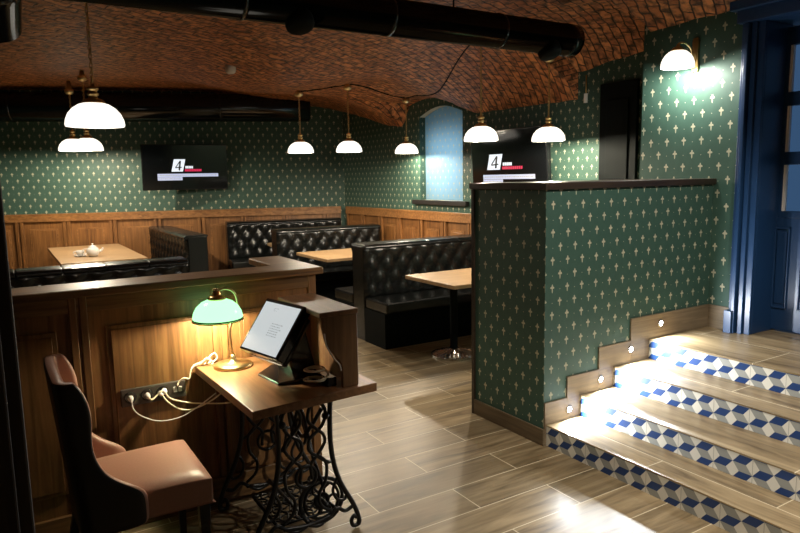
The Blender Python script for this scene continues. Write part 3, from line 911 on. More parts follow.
# ------------------------------------------------------------------ socket strip and cables
def sockets():
    y = 3.2135
    e = empty('socket_strip', (0.57, y, 0.65), label='dark four-gang socket strip on the partition panel left of the desk', cat='socket')
    P = lambda mb, nm, m, bevel=0.0: into(mb.build(nm, m, bevel=bevel), e)
    b = MB(); b.box(0.415, 0.712, y-0.018, y-0.0002, 0.607, 0.690); P(b, 'faceplate', M_GREYP, 0.004)
    rx = Matrix.Rotation(PI/2, 3, 'X')
    for i, x in enumerate((0.455, 0.530, 0.600, 0.672)):
        if i < 3:
            s = MB(); s.lathe([(0.0001, -0.002), (0.022, -0.002), (0.025, 0.003), (0.027, 0.003), (0.027, -0.003)], (x, y-0.0195, 0.650), 20, rot=rx)
            P(s, 'socket', M_BLACK)
        else:
            s = MB(); s.box(x-0.020, x-0.003, y-0.022, y-0.018, 0.638, 0.664); s.box(x+0.003, x+0.020, y-0.022, y-0.018, 0.638, 0.664); P(s, 'usb_port', M_WPLAS, 0.001)
    def cable(label, pts, r, m, plug=None, name='power_cable'):
        c = empty(name, pts[0], label=label, cat='cable', group='cables around the desk')
        mb = MB(); mb.tube(spline(pts, 8), r, 7); into(mb.build('cord', m), c)
        if plug:
            mb = MB(); mb.tube([plug, (plug[0], plug[1]-0.03, plug[2]-0.004)], [0.013, 0.010], 10); into(mb.build('plug', M_WPLAS if m is not M_BLACK else M_BLACK), c)
    yp = y-0.0225
    cable('thin pale cable plugged into the leftmost socket, sagging lowest under the desk', [(0.455, yp-0.028, 0.645), (0.462, yp-0.03, 0.60), (0.50, yp-0.02, 0.555), (0.57, 3.15, 0.525), (0.66, 3.13, 0.53), (0.74, 3.10, 0.575), (0.82, 3.06, 0.64)], 0.0028, M_WPLAS, (0.455, yp, 0.650))
    cable('short cream cable looping from the second socket across the strip', [(0.530, yp-0.028, 0.645), (0.545, yp-0.03, 0.632), (0.57, yp-0.02, 0.645), (0.590, yp-0.022, 0.660), (0.605, yp-0.012, 0.668)], 0.004, M_CREAM, (0.530, yp, 0.650))
    cable('white cable from the third socket with a shallow sag under the desk', [(0.607, yp-0.028, 0.655), (0.625, yp-0.035, 0.625), (0.68, 3.15, 0.598), (0.75, 3.12, 0.585), (0.86, 3.05, 0.585), (0.95, 3.0, 0.60)], 0.0038, M_CREAM, (0.607, yp, 0.658))
    cable('white cable from the third socket crossing over and rising under the desk edge', [(0.590, yp-0.028, 0.650), (0.61, yp-0.04, 0.615), (0.66, 3.14, 0.570), (0.72, 3.12, 0.562), (0.80, 3.08, 0.60), (0.88, 3.05, 0.66)], 0.0038, M_CREAM, (0.590, yp, 0.648))
    # twisted lamp cord from the lamp down behind the desk edge to the strip
    base = spline([(0.838, 3.150, 0.762), (0.815, 3.168, 0.785), (0.79, 3.18, 0.765), (0.755, 3.185, 0.755), (0.735, 3.18, 0.73), (0.725, 3.175, 0.700), (0.70, 3.175, 0.705), (0.68, yp-0.006, 0.690), (0.668, yp-0.01, 0.672)], 14)
    c = empty('lamp_cord', (0.885, 3.135, 0.75), label='cream twisted cord running from the green-shaded lamp to the socket strip', cat='cable', group='cables around the desk')
    mb = MB()
    for ph in (0, PI):
        pts = []
        for i, p in enumerate(base):
            a = i*0.55+ph
            k = 0.006 if i < 55 else 0.002
            pts.append(p+Vector((0.3*k*math.cos(a), k*math.cos(a)*0.6, k*math.sin(a))))
        mb.tube(pts, 0.0034, 6)
    into(mb.build('cord', M_CREAM), c)
    # loose loop on the desk
    c = empty('lamp_cord', (0.86, 3.14, 0.75), label='cream cord loop lying on the desk behind the lamp base', cat='cable', group='cables around the desk')
    mb = MB(); mb.tube(spline([(0.80, 3.17, 0.758), (0.835, 3.188, 0.790), (0.86, 3.196, 0.800), (0.872, 3.196, 0.775), (0.85, 3.196, 0.758), (0.82, 3.19, 0.757), (0.79, 3.19, 0.757)], 8), 0.004, 7); into(mb.build('cord', M_CREAM), c)
    c = empty('coiled_cable', (1.13, 2.58, 0.75), label='coil of tan cable lying between the terminal and the box hutch', cat='cable', group='cables around the desk')
    mb = MB()
    pts = []
    for i in range(70):
        a = i*0.33
        pts.append((1.125+0.045*math.cos(a)+0.01*math.sin(i*0.21), 2.565+0.05*math.sin(a), 0.760+0.0012*i+0.012*math.sin(a*0.5)))
    mb.tube(pts, 0.0045, 7); into(mb.build('cord', M_CREAM), c)
    c = empty('black_adapter', (1.20, 2.55, 0.75), label='small black power adapter inside the curved cut-out of the hutch', cat='adapter')
    mb = MB(); mb.box(1.16, 1.205, 2.52, 2.62, 0.7505, 0.79); into(mb.build('adapter_body', M_BLACK, bevel=0.004), c)
    c = empty('signal_cable', (1.10, 2.47, 0.9), label='pale cable hanging down the curved edge of the hutch front', cat='cable', group='cables around the desk')
    mb = MB(); mb.tube(spline([(1.128, 2.466, 1.005), (1.132, 2.462, 0.96), (1.148, 2.462, 0.925), (1.17, 2.465, 0.89), (1.195, 2.468, 0.86), (1.203, 2.470, 0.83)], 8), 0.0032, 6); into(mb.build('cord', M_WPLAS), c)
sockets()

# ------------------------------------------------------------------ dining chair
def chair():
    ox, oy = 0.40, 2.79
    e = empty('wing_chair', (ox, oy, 0), label='brown leather winged dining chair with black legs facing the desk', cat='chair')
    hw = 0.255
    # seat
    s = MB()
    n = 12
    grid = []
    for j in range(n+1):
        for i in range(n+1):
            u, v = i/n, j/n
            x = -0.235+0.485*u
            y = (-hw+0.015+2*(hw-0.015)*v)*(0.90+0.10*u)
            ed = min(u, 1-u, v, 1-v)
            z = 0.476 - 0.018*(1-min(1, ed/0.10))**2 + 0.012*math.sin(PI*u)*math.sin(PI*v)
            grid.append((x, y, z))
    F = [(j*(n+1)+i, j*(n+1)+i+1, (j+1)*(n+1)+i+1, (j+1)*(n+1)+i) for j in range(n) for i in range(n)]
    s.add(grid, F, 0, True)
    edge = [i for i in range(n+1)] + [(j+1)*(n+1)-1 for j in range(1, n+1)] + [n*(n+1)+i for i in range(n-1, -1, -1)] + [j*(n+1) for j in range(n-1, 0, -1)]
    m = len(edge)
    b = len(s.v)
    s.v += [(grid[k][0], grid[k][1], 0.355) for k in edge]
    for i in range(m):
        s.f.append([edge[i], b+i, b+(i+1) % m, edge[(i+1) % m]]); s.m.append(0); s.uv.append(None); s.sm.append(False)
    s.f.append([b+i for i in range(m)]); s.m.append(0); s.uv.append(None); s.sm.append(False)
    o = s.build('seat', M_PINK, e, bevel=0.006, seg=2)
    # wrap-around back
    zs =    [0.335, 0.40, 0.45, 0.475, 0.500, 0.53, 0.575, 0.63, 0.69, 0.76, 0.83, 0.89, 0.925, 0.945]
    front = [0.005, 0.005, 0.004, -0.002, -0.028, -0.080, -0.135, -0.165, -0.178, -0.172, -0.170, -0.188, -0.205, -0.225]
    V = []
    rows = len(zs)
    for z, fr in zip(zs, front):
        xb = -0.245 - 0.050*max(0, (z-0.42))/0.52
        w = hw + (0.0 if z > 0.6 else 0.008)
        r = 0.055
        path = [(fr, -w), ((fr+xb+r)/2, -w)]
        for k in range(7):
            a = -PI/2 - k*PI/12
            path.append((xb+r+r*math.cos(a), -w+r+r*math.sin(a)))
        mid = [(xb-0.006*math.sin(PI*(k+1)/6), -w+r+(2*w-2*r)*(k+1)/6) for k in range(5)]
        full = path + mid + [(x, -y) for x, y in path[::-1]]
        V += [(x, y, z+(0.015*max(0, (z-0.83)/0.115)*math.cos(PI*0.5*y/w) if z > 0.83 else 0)) for x, y in full]
        nt = len(full)
    F = [(j*nt+i, j*nt+i+1, (j+1)*nt+i+1, (j+1)*nt+i) for j in range(rows-1) for i in range(nt-1)]
    bk = MB(); bk.add(V, F, 0, True)
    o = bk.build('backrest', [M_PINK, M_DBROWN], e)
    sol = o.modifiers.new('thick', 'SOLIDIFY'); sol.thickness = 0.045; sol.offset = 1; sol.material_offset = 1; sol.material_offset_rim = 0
    sub = o.modifiers.new('soft', 'SUBSURF'); sub.levels = 1; sub.render_levels = 2
    # legs
    for sx, sy in ((1, -1), (1, 1), (-1, -1), (-1, 1)):
        l = MB()
        x, y = (0.215 if sx > 0 else -0.20), sy*0.212
        dx = 0.0 if sx > 0 else -0.07
        V = []
        for z, h, t in ((0.36, 0.021, 0), (0.30, 0.021, 0.1), (0.0, 0.013, 1)):
            for a, b2 in ((-h, -h), (h, -h), (h, h), (-h, h)): V.append((x+a+dx*t, y+b2, z))
        F = [(3, 2, 1, 0), (8, 9, 10, 11)]
        for q in (0, 4):
            F += [(q+i, q+(i+1) % 4, q+4+(i+1) % 4, q+4+i) for i in range(4)]
        F = [tuple(reversed(f)) for f in F]
        l.add(V, F); l.build('leg', M_BLACKW, e, bevel=0.002, seg=1)
chair()

# ------------------------------------------------------------------ tufted benches
BTN = None
def bench(name, label, loc, rz, L, group, double=False, ztop=0.99, zseat=0.46, depth=0.46, rear_tuft=False, front=True):
    """local frame: seat faces -y, x runs 0..L, back front face at y=0"""
    global BTN
    e = empty(name, loc, rz, label, 'bench', group)
    th = 0.24
    a, b = 0.092, 0.135
    def pad(sign, y0, zlo, zhi):
        nu, nv = int(L/0.028), int((zhi-zlo)/0.024)
        V = []
        for j in range(nv+1):
            for i in range(nu+1):
                x = L*i/nu; z = zlo+(zhi-zlo)*j/nv
                p, q = x/a, (z-zlo-0.05)/b
                s1 = abs(math.sin(PI*(p+q)/1.0*0.5)); s2 = abs(math.sin(PI*(p-q)*0.5))
                h = 0.045*(s1*s2)**0.45
                ed = min(x, L-x, z-zlo)/0.03
                h *= min(1, max(0, ed))**0.5
                tt = (z-(zhi-0.07))/0.07
                if tt > 0: h = h*(1-tt)+0.045*math.sqrt(max(0, 1-tt*tt))*1.0*tt+0.0
                V.append((x, y0+sign*h, z))
        F = []
        for j in range(nv):
            for i in range(nu):
                k = j*(nu+1)+i
                f = (k, k+1, k+nu+2, k+nu+1)
                F.append(f if sign < 0 else f[::-1])
        mb = MB(); mb.add(V, F, 0, True)
        # sides and back closing
        return mb
    def buttons(parent, sign, y0, zlo, zhi):
        global BTN
        # pits of the diamond lattice
        nrow = int((zhi-zlo-0.10)/b)+1
        for r in range(nrow):
            z = zlo+0.05+r*b
            if z > zhi-0.06: continue
            k = 0
            while True:
                x = a*(2*k+(r % 2))
                k += 1
                if x > L-0.03: break
                if x < 0.03: continue
                if BTN is None:
                    mb = MB(); mb.sphere((0, 0, 0), 0.011, 6, sz=0.8); o = mb.build('button', M_LEATHER, parent); BTN = o
                else:
                    o = BTN.copy(); COL.objects.link(o); o.parent = parent
                o.location = (x, y0+sign*0.004, z)
    zlo = zseat-0.02
    core = MB(); core.box(0.0, L, 0.0, th, 0.0, ztop-0.012); core.build('back_frame', M_LEATHER, e, bevel=0.01)
    top = MB()
    pr = [(-0.045, 0), (-0.040, 0.018), (-0.018, 0.034), (0.03, 0.040), (th-0.03, 0.040), (th+0.018, 0.034), (th+0.038 if (double or rear_tuft) else th+0.004, 0.010), (th if not (double or rear_tuft) else th+0.038, -0.01), (-0.03, -0.015)]
    seg = max(1, round(L/0.36))
    for k in range(seg):
        x0, x1 = L*k/seg+0.002, L*(k+1)/seg-0.002
        top.prism([(y, ztop-0.035+z) for y, z in pr], x0, x1, axis='x')
    top.build('top_roll', M_LEATHER, e, bevel=0.012, seg=3)
    bp = pad(-1, 0.0, zlo, ztop-0.02).build('tufted_back', M_LEATHER, e); buttons(bp, -1, 0.0, zlo, ztop-0.02)
    sides = [(-1, 0.0)]
    if double or rear_tuft:
        bp = pad(1, th, zlo, ztop-0.02).build('tufted_back', M_LEATHER, e); buttons(bp, 1, th, zlo, ztop-0.02)
    if double: sides.append((1, th))
    for sg, y0 in sides:
        s = MB(); y = sorted((y0+sg*0.02, y0+sg*depth)); s.box(0.0, L, y[0], y[1], zseat-0.11, zseat); s.build('seat', M_LEATHER, e, bevel=0.022, seg=3)
        s = MB(); y = sorted((y0, y0+sg*(depth-0.05))); s.box(0.0, L, y[0], y[1], 0.0, zseat-0.112); s.build('base', M_MATTE, e)
    return e

GB = 'black tufted leather booth benches'
bench('booth_bench', 'black tufted bench nearest the half wall, behind the front right booth table', (3.09, 5.76, 0), 0.0, 1.55, GB, double=True)
bench('booth_bench', 'black tufted bench behind the middle right booth table, one row further back', (3.08, 8.12, 0), math.radians(-4), 1.5, GB, rear_tuft=True, ztop=1.0)
bench('booth_bench', 'black tufted bench against the back wall panelling, furthest on the right', (2.88, 9.62, 0), math.radians(-11), 1.75, GB, ztop=1.04, zseat=0.5)
bench('booth_bench', 'long black tufted bench whose top shows just above the low partition rail', (-0.6, 6.0, 0), 0.0, 2.02, GB, rear_tuft=True, double=True, ztop=0.96)
bench('booth_bench', 'black tufted bench standing end-on right of the table with the tea set', (1.96, 10.45, 0), math.radians(-90), 2.25, GB, ztop=0.99)

# ------------------------------------------------------------------ booth tables
def table(label, x0, x1, y0, y1, legs, ztop=0.75, rz=0.0):
    e = empty('booth_table', ((x0+x1)/2, (y0+y1)/2, 0), rz, label, 'table', 'booth tables')
    hx, hy = (x1-x0)/2, (y1-y0)/2
    t = MB(); t.box(-hx, hx, -hy, hy, ztop-0.035, ztop); t.build('tabletop', M_TABLE, e, bevel=0.004)
    for lx, ly in legs:
        p = MB(); p.lathe([(0.045, 0.06), (0.035, 0.09), (0.035, ztop-0.06), (0.09, ztop-0.04), (0.09, ztop-0.0355)], (lx, ly, 0), 20); p.build('pedestal', M_MATTE, e)
        b = MB()
        n = 48
        prof = [(0.215, 0.001), (0.215, 0.018), (0.20, 0.026), (0.12, 0.044), (0.05, 0.070)]
        V, F = [], []
        for i, (r, z) in enumerate(prof):
            for k in range(n):
                rr = r*(1.0 - (0.03 if (k % 2 and 1 < i < 4) else 0.0)); zz = z - (0.006 if (k % 2 and 1 < i < 4) else 0)
                V.append((lx+rr*math.cos(2*PI*k/n), ly+rr*math.sin(2*PI*k/n), zz))
        for i in range(len(prof)-1):
            for k in range(n): F.append((i*n+k, i*n+(k+1) % n, (i+1)*n+(k+1) % n, (i+1)*n+k))
        F.append(tuple(range(n))[::-1]); F.append(tuple((len(prof)-1)*n+k for k in range(n)))
        b.add(V, F); b.build('fluted_base', M_CHROME, e)
table('wooden booth table in front of the nearest right bench, partly behind the half wall', 3.19, 4.70, 4.36, 5.13, [(-0.42, 0.08), (0.42, 0.08)])
table('wooden booth table between the two right-hand bench rows', 3.13, 4.65, 6.70, 7.60, [(0.0, 0.0)])
table('small visible corner of wooden table in front of the back wall bench', 3.25, 4.15, 8.55, 9.0, [(0.0, -0.05)], rz=math.radians(-9))
table('long wooden booth table on the left carrying the white tea set', 0.56, 1.50, 8.3, 10.55, [(0.0, -0.6), (0.0, 0.6)])

def tea_set():
    z = 0.7505
    e = empty('teacup', (0.83, 8.98, z), label='white teacup standing on its saucer beside the teapot', cat='cup')
    s = 1.15
    c = MB(); c.lathe([(0.0001, 0.012), (0.028, 0.012), (0.032, 0.02), (0.046, 0.045), (0.050, 0.075), (0.047, 0.075), (0.043, 0.047), (0.028, 0.024), (0.0001, 0.022)], n=24); c.build('cup', M_WHITE, e)
    h = MB(); h.tube(spline([(-0.048, 0, 0.065), (-0.075, 0, 0.06), (-0.07, 0, 0.035), (-0.042, 0, 0.032)], 6), 0.005, 8); h.build('handle', M_WHITE, e)
    e2 = empty('saucer', (0.83, 8.98, z), label='white saucer under the teacup on the long left table', cat='saucer')
    c = MB(); c.lathe([(0.0001, 0.001), (0.045, 0.001), (0.078, 0.014), (0.080, 0.017), (0.045, 0.009), (0.0001, 0.009)], n=28); c.build('dish', M_WHITE, e2)
    e3 = empty('teapot', (0.965, 8.90, z), label='round white teapot with knobbed lid on the long left table', cat='teapot')
    c = MB(); c.lathe([(0.0001, 0.001), (0.045, 0.001), (0.066, 0.025), (0.076, 0.06), (0.068, 0.095), (0.045, 0.115), (0.0001, 0.118)], n=28); c.build('body', M_WHITE, e3)
    c = MB(); c.lathe([(0.046, 0.113), (0.046, 0.120), (0.03, 0.132), (0.008, 0.138), (0.008, 0.144), (0.014, 0.152), (0.010, 0.162), (0.0001, 0.164)], n=20); c.build('lid', M_WHITE, e3)
    c = MB(); c.tube(spline([(0.055, -0.02, 0.05), (0.095, -0.035, 0.07), (0.115, -0.04, 0.105)], 6), [0.018]*6+[0.012]*7, 10); c.build('spout', M_WHITE, e3)
    c = MB(); c.tube(spline([(-0.065, 0.01, 0.095), (-0.105, 0.02, 0.09), (-0.10, 0.02, 0.045), (-0.068, 0.01, 0.04)], 6), 0.006, 8); c.build('handle', M_WHITE, e3)
tea_set()

# ------------------------------------------------------------------ televisions
def television(label, loc, rz, tilt, W, H, uv):
    """local: screen faces -y, centred, x to the viewer's right"""
    e = empty('television', loc, rz, label, 'television', 'wall televisions')
    e.rotation_euler = (tilt, 0, rz)
    f = MB(); f.box(-W/2, W/2, 0.0, 0.05, -H/2, H/2); f.build('casing', M_BLACK, e, bevel=0.006)
    m = MB(); m.box(-0.15, 0.15, 0.05, 0.12, -0.12, 0.12); m.build('wall_bracket', M_MATTE, e)
    s = MB(); s.box(-W/2+0.015, W/2-0.015, -0.002, 0.0, -H/2+0.02, H/2-0.015); sc = s.build('screen', M_SCREEN, e)
    lx, lz, k, bx0, bx1, bz0, bz1, kx = uv
    g = MB()
    g.face([(lx+a*k*kx, -0.0028, lz+b*k) for a, b in ((-0.115, -0.10), (0.065, -0.10), (0.11, 0.10), (-0.07, 0.10))])
    g.build('channel_logo', M_SWHITE, sc)
    d = MB()
    def stroke(a, b, w=0.014):
        a, b = Vector(a), Vector(b); t = (b-a).normalized(); n = Vector((-t.y, t.x))*w*k
        q = [a*k-n, b*k-n, b*k+n, a*k+n]
        d.face([(lx+p.x*kx, -0.0034, lz+p.y) for p in q])
    stroke((0.030, 0.075), (-0.050, -0.035), 0.007); stroke((-0.052, -0.038), (0.048, -0.030), 0.008); stroke((0.030, 0.075), (0.008, -0.080), 0.012)
    d.build('digit_four', M_SDARK, sc)
    t = MB()
    x = lx+0.105*k*kx; u = k*kx
    for i in range(5):
        t.face([(x, -0.0028, lz-0.050*k), (x+0.021*u, -0.0028, lz-0.050*k), (x+0.023*u, -0.0028, lz-0.010*k), (x+0.002*u, -0.0028, lz-0.010*k)]); x += 0.025*u
    t.build('white_caption', M_SWHITE, sc)
    t = MB(); x = lx+0.095*k*kx
    for i in range(10):
        t.face([(x, -0.0028, lz-0.098*k), (x+0.023*u, -0.0028, lz-0.098*k), (x+0.026*u, -0.0028, lz-0.060*k), (x+0.003*u, -0.0028, lz-0.060*k)]); x += 0.027*u
    t.build('red_caption', M_SRED, sc)
    b = MB(); r2 = random.Random(3)
    for row in range(2):
        z1 = bz1-(bz1-bz0)*row/2; z0 = z1-(bz1-bz0)*0.47
        x = bx0
        end = bx1 if row == 0 else bx0+(bx1-bx0)*0.4
        b.face([(bx0, -0.0028, z0), (end, -0.0028, z0), (end, -0.0028, z1), (bx0, -0.0028, z1)])
    tx = b.build('text_bar', M_SPALE, sc)
    t = MB()
    for row in range(2):
        z1 = bz1-(bz1-bz0)*row/2; z0 = z1-(bz1-bz0)*0.47
        x = bx0+0.01; end = bx1 if row == 0 else bx0+(bx1-bx0)*0.4
        zc = (z0+z1)/2
        while x < end-0.03:
            l = r2.choice((0.012, 0.02, 0.028)); t.face([(x, -0.0034, zc-0.005), (x+l, -0.0034, zc-0.005), (x+l, -0.0034, zc+0.005), (x, -0.0034, zc+0.005)]); x += l+0.008
    t.build('caption_text', M_SDIM, tx)
television('wall television with the white number four logo on the back wall above the panelling', (2.42, 9.98, 1.86), math.radians(-4), math.radians(5), 1.22, 0.66,
           (-0.10, 0.03, 0.90, -0.40, 0.47, -0.19, -0.09, 1.0))
television('wall television with the white number four logo behind the half wall', (4.595, 5.33, 1.80), math.radians(-90), math.radians(4), 1.19, 0.67,
           (-0.19, -0.0, 0.82, -0.40, 0.42, -0.235, -0.135, 1.45))

# ------------------------------------------------------------------ pendant lamps
SHADE = HOLD = BULB = None
def pendant(label, x, y, zb, ztop, power=1.0, size=1.0, lz=0.032, group='brass pendant lamps with white glass shades'):
    global SHADE, HOLD, BULB
    zc0 = float(ceil_z(x, y)); ztop = min(ztop, zc0-0.05); zc = zb+(zc0-zb)/size; ztop = zb+(ztop-zb)/size
    e = empty('pendant_lamp', (x, y, zb), 0.0, label, 'lamp', group); e.scale = (size, size, size)
    if SHADE is None:
        g = MB(); g.lathe([(0.140, 0.004), (0.1475, 0.0), (0.150, 0.010), (0.146, 0.035), (0.132, 0.068), (0.108, 0.096), (0.078, 0.116), (0.052, 0.124), (0.050, 0.120), (0.076, 0.111), (0.104, 0.091), (0.127, 0.065), (0.141, 0.034), (0.144, 0.010), (0.140, 0.004)], n=36)
        SHADE = g.build('glass_shade', M_OPAL, e)
        g = MB(); g.lathe([(0.058, 0.116), (0.060, 0.128), (0.045, 0.142), (0.024, 0.150), (0.022, 0.162), (0.030, 0.166), (0.030, 0.176), (0.022, 0.180), (0.022, 0.190), (0.030, 0.194), (0.030, 0.205), (0.012, 0.212), (0.008, 0.225)], n=20)
        HOLD = g.build('shade_holder', M_BRASS, e)
        g = MB(); g.sphere((0, 0, 0.100), 0.022, 8); BULB = g.build('bulb', M_BULB, e)
    else:
        for p in (SHADE, HOLD, BULB):
            c = p.copy(); COL.objects.link(c); c.parent = e
    # chain
    c = MB()
    z = 0.225; i = 0
    top = ztop-zb
    while z < top-0.012:
        rot = Matrix.Rotation(PI/2, 3, 'X') if i % 2 else Matrix.Rotation(PI/2, 3, 'Y') @ Matrix.Rotation(PI/2, 3, 'Z')
        pts = []
        for k in range(8):
            a = 2*PI*k/8
            p = Vector((0.0075*math.cos(a), 0, 0.016*math.sin(a)))
            if i % 2: p = Vector((0, p.x, p.z))
            pts.append(p+Vector((0, 0, z)))
        c.tube(pts, 0.0026, 5, closed=True)
        z += 0.0235; i += 1
    c.tube([(0.006, 0.004, 0.215), (0.007, -0.004, top*0.5), (0.005, 0.004, top)], 0.0022, 5)
    c.build('chain', M_BRASS, e)
    c = MB(); c.lathe([(0.012, top-0.02), (0.030, top-0.014), (0.046, top), (0.046, top+0.03), (0.03, top+0.036), (0.014, max(top+0.04, zc-zb+0.02))], n=20)
    c.build('canopy', M_GOLD, e)
    L = bpy.data.lights.new('pendant_bulb', 'POINT'); L.energy = PENDANT_W*power; L.color = WARM; L.shadow_soft_size = 0.03
    o = bpy.data.objects.new('pendant_bulb', L); link(o, e); o.location = (0, 0, lz)

ZB = 1.955
pendant('pendant lamp left of the three hanging over the rear booths', 3.03, 7.10, ZB, 2.60)
pendant('pendant lamp in the middle of the three hanging over the rear booths', 3.50, 6.80, ZB, 2.73)
pendant('pendant lamp right of the three, just left of the blue-lit niche', 4.47, 7.10, ZB, 2.70)
pendant('pendant lamp between the blue-lit niche and the right television', 3.63, 4.55, ZB, 2.78)
pendant('pendant lamp hanging in front of the right television', 4.28, 4.40, ZB, 2.66, lz=0.012)
pendant('large nearest pendant lamp at upper left, above the low partition', 0.49, 3.94, ZB, 2.62, 0.2)
pendant('small distant pendant lamp, the further left of the pair over the tea table', 0.927, 9.72, 2.08, 2.83, 1.75, size=1.25, lz=0.012)
pendant('small distant pendant lamp, the right one of the pair over the tea table', 0.927, 8.23, 2.02, 2.80, 1.15, size=1.1, lz=0.02)

def added_spot(x, y, aim, watts, cone, label):  # spotlights added out of view to brighten the half wall and lowest riser
    zc = float(ceil_z(x, y)); z = 2.62
    e = empty('added_spotlight', (x, y, z), label=label, cat='light')
    d = (Vector(aim)-Vector((x, y, z))).normalized()
    q = Vector((0, 0, -1)).rotation_difference(d).to_matrix()
    c = MB(); c.lathe([(0.0001, 0.10), (0.030, 0.10), (0.042, 0.06), (0.048, -0.05), (0.052, -0.07), (0.046, -0.07), (0.042, -0.04), (0.0001, -0.03)], (0, 0, 0), 24, rot=q); c.build('housing', M_BLACK, e)
    c = MB(); c.lathe([(0.0001, -0.031), (0.040, -0.034), (0.0001, -0.036)], (0, 0, 0), 24, rot=q); c.build('lens', M_BULB, e)
    c = MB(); c.tube([(0, 0, 0.06), (0, 0, zc-z+0.02)], 0.012, 10); c.build('stem', M_BLACK, e)
    L = bpy.data.lights.new('added_spot_bulb', 'SPOT'); L.energy = watts; L.color = (1.0, 0.93, 0.82); L.shadow_soft_size = 0.03
    L.spot_size = math.radians(cone); L.spot_blend = 0.55
    o = bpy.data.objects.new('added_spot_bulb', L); link(o, e); o.location = d*0.075
    o.rotation_euler = Vector((0, 0, -1)).rotation_difference(d).to_euler()
added_spot(2.62, 0.70, (3.0, 2.5, 0.75), SPOT_W, 84, 'added out-of-view black ceiling spotlight brightening the papered half wall')
added_spot(1.25, 0.25, (2.85, 1.45, 0.05), SPOT_W*0.75, 52, 'added out-of-view black ceiling spotlight brightening the lowest stair riser')

# ------------------------------------------------------------------ wall sconce
def sconce(y, label):
    X = 4.36
    e = empty('wall_sconce', (X, y, 2.48), label=label, cat='lamp')
    P = lambda mb, nm, m, bevel=0.0: into(mb.build(nm, m, bevel=bevel), e)
    b = MB(); yy = y-0.02
    b.prism([(yy-0.024, 2.365), (yy+0.024, 2.365), (yy+0.026, 2.40), (yy+0.020, 2.50), (yy+0.026, 2.57), (yy+0.018, 2.60), (yy-0.018, 2.60), (yy-0.026, 2.57), (yy-0.020, 2.50), (yy-0.026, 2.40)], X-0.022, X-0.0005, axis='x')
    P(b, 'backplate', M_BRASS, 0.004)
    a = MB(); sx = X-0.185
    a.tube(spline([(X-0.02, yy, 2.43), (X-0.05, yy, 2.47), (X-0.06, y-0.015, 2.52), (X-0.10, y-0.005, 2.555), (X-0.15, y, 2.560), (sx, y, 2.545), (sx, y, 2.52)], 7), 0.007, 10)
    P(a, 'arm', M_GOLD)
    h = MB(); h.lathe([(0.048, 0.112), (0.050, 0.122), (0.036, 0.136), (0.016, 0.146), (0.010, 0.160)], (sx, y, 2.385), 20); P(h, 'shade_holder', M_BRASS)
    g = MB(); k = 0.76
    g.lathe([(r*k, z*0.95) for r, z in [(0.140, 0.004), (0.1475, 0.0), (0.150, 0.010), (0.146, 0.035), (0.132, 0.068), (0.108, 0.096), (0.078, 0.116), (0.052, 0.124), (0.050, 0.120), (0.076, 0.111), (0.104, 0.091), (0.127, 0.065), (0.141, 0.034), (0.144, 0.010), (0.140, 0.004)]], (sx, y, 2.385), 36)
    P(g, 'glass_shade', M_OPAL)
    u = MB(); u.sphere((sx, y, 2.445), 0.026, 8); P(u, 'bulb', M_BULB)
    L = bpy.data.lights.new('sconce_bulb', 'POINT'); L.energy = SCONCE_W; L.color = (1.0, 0.95, 0.86); L.shadow_soft_size = 0.045
    o = bpy.data.objects.new('sconce_bulb', L); link(o, e); into(o, e); o.location = (sx, y, 2.389)
sconce(3.025, 'lit brass wall sconce with white glass shade left of the blue door')

# daylight behind the printed blind of the niche window
L = bpy.data.lights.new('window_daylight', 'AREA'); L.shape = 'RECTANGLE'; L.size = 0.8; L.size_y = 0.8; L.energy = NICHE_W; L.color = (0.80, 0.93, 1.0)
o = bpy.data.objects.new('window_daylight', L); link(o); o.location = (XS+0.29, (NY0+NY1)/2, 1.80)
o.rotation_euler = (0, math.radians(90), 0)

# ------------------------------------------------------------------ ventilation ducts
def duct():
    y, z, r = 3.70, 2.66, 0.116
    e = empty('ventilation_duct', (1.5, y, z), label='long black round ventilation duct hanging across the top of the room', cat='duct')
    P = lambda mb, nm, m, bevel=0.0: into(mb.build(nm, m, bevel=bevel), e)
    ry = Matrix.Rotation(PI/2, 3, 'Y')
    d = MB(); d.lathe([(r, -0.9), (r, 3.74), (r+0.003, 3.74), (r+0.003, 3.80), (r, 3.805), (r, 3.845), (r-0.006, 3.85)], (0, y, z), 40, rot=ry)
    P(d, 'pipe', M_DUCT)
    for x in (0.3, 1.25, 2.2, 3.1):
        s = MB(); s.lathe([(r+0.001, x-0.012), (r+0.004, x-0.012), (r+0.004, x+0.012), (r+0.001, x+0.012)], (0, y, z), 40, rot=ry, cap=False)
        P(s, 'joint_band', M_BLACK)
    for x in (0.95, 2.72):
        h = MB(); zc = float(ceil_z(x, y)); h.tube([(x, y, z+r-0.005), (x, y, zc+0.01)], 0.006, 8); P(h, 'hanger_rod', M_MATTE)
    for x in (1.58, 3.55):
        n = MB(); rt = Matrix.Rotation(math.radians(155), 3, 'X')
        n.lathe([(0.085, 0.06), (0.085, 0.135), (0.080, 0.150), (0.060, 0.160), (0.0001, 0.163)], (x, y, z), 28, rot=rt)
        P(n, 'outlet', M_MATTE)
duct()
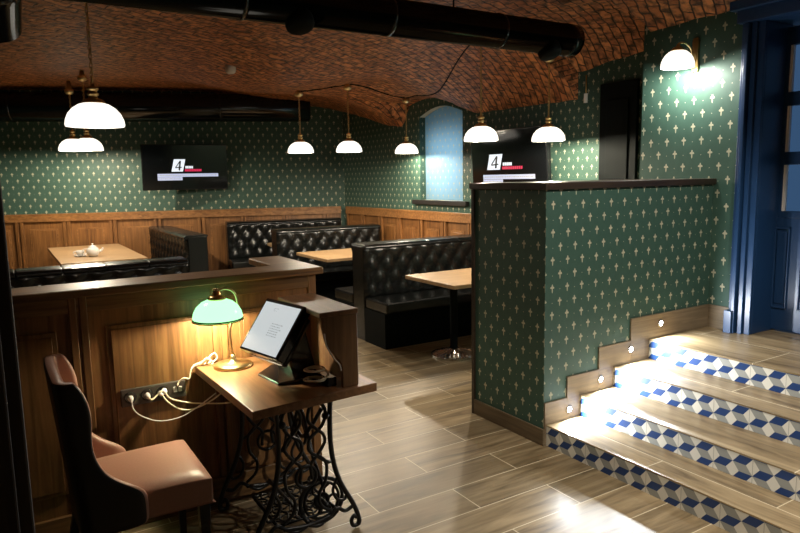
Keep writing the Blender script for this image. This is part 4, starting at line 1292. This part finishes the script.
def duct2():
    r = 0.20
    a, b = BW0-bwd*2.6+nb*0.30, BW0+bwd*4.35+nb*0.30
    e = empty('ventilation_duct', ((a.x+b.x)/2, (a.y+b.y)/2, 2.72), math.atan2(bwd.y, bwd.x), label='dark ventilation duct running along the top of the back wall', cat='duct')
    h = (b-a).length/2
    ry = Matrix.Rotation(PI/2, 3, 'Y')
    d = MB(); d.lathe([(r, -h), (r, h), (r-0.02, h+0.02)], (0, 0, 0), 36, rot=ry)
    d.build('pipe', M_DUCT, e)
    for x in (-2.0, -0.6, 0.8, 2.2):
        s = MB(); s.lathe([(r+0.001, x-0.015), (r+0.005, x-0.015), (r+0.005, x+0.015), (r+0.001, x+0.015)], (0, 0, 0), 36, rot=ry, cap=False)
        s.build('joint_band', M_BLACK, e)
duct2()
def spot():
    x, y, z = 0.045, 3.0, 2.345
    e = empty('ventilation_outlet', (x, y, z), label='black round outlet drum hanging at the top left corner', cat='duct')
    d = MB(); d.lathe([(0.10, -0.12), (0.105, 0.05), (0.112, 0.05), (0.112, 0.085), (0.095, 0.09), (0.085, 0.06)], (x, y, z), 32, rot=Matrix.Rotation(math.radians(50), 3, 'X'))
    into(d.build('drum', M_DUCT), e)
    h = MB(); h.tube([(x-0.02, y, z+0.07), (x-0.02, y, float(ceil_z(x, y))+0.01)], 0.012, 8); into(h.build('hanger_rod', M_MATTE), e)
spot()

# smoke detector, surface conduits, pull cord
x, y = 2.04, 6.42
zc = float(ceil_z(x, y))
e = empty('smoke_detector', (x, y, zc-0.03), label='small white round smoke detector on the brick vault', cat='detector')
d = MB(); d.lathe([(0.026, -0.040), (0.042, -0.030), (0.050, -0.012), (0.052, 0.045)], (0, 0, 0), 20); d.build('body', M_WHITE, e)

def conduit(label, pts):
    P = [(x, y, float(ceil_z(x, y))-0.004) for x, y in [(p.x, p.y) for p in spline([(a, b, 0) for a, b in pts], 10)]]
    mb = MB(); mb.tube(P, 0.007, 6)
    for p in P[4::10]: mb.sphere(p, 0.011, 5)
    tag(mb.build('ceiling_cable', M_MATTE), label, 'cable', 'cables across the brick vault')
conduit('dark cable linking the left and middle of the three rear pendant lamps', [(3.03, 7.10), (3.25, 6.95), (3.50, 6.80)])
conduit('dark cable linking the middle and right of the three rear pendant lamps', [(3.50, 6.80), (3.95, 6.95), (4.47, 7.10)])
conduit('dark cable across the brick vault from the nearest left pendant lamp', [(0.49, 3.97), (0.75, 4.15), (1.1, 4.2), (1.6, 4.25)])
conduit('dark cable along the brick vault between the niche and the pendant by the right television', [(4.47, 7.10), (4.3, 6.2), (3.9, 5.2), (3.63, 4.55)])

e = empty('pull_cord', (XS-0.01, 4.39, 2.36), label='white pull-cord switch hanging on the wall left of the dark door', cat='switch')
c = MB(); c.tube([(0, 0, 0.03), (0, 0, 0.20)], 0.006, 6); c.build('cord', M_BRASS, e)
c = MB(); c.box(-0.014, 0.008, -0.016, 0.016, -0.05, 0.035); c.build('grip', M_WPLAS, e, bevel=0.004)
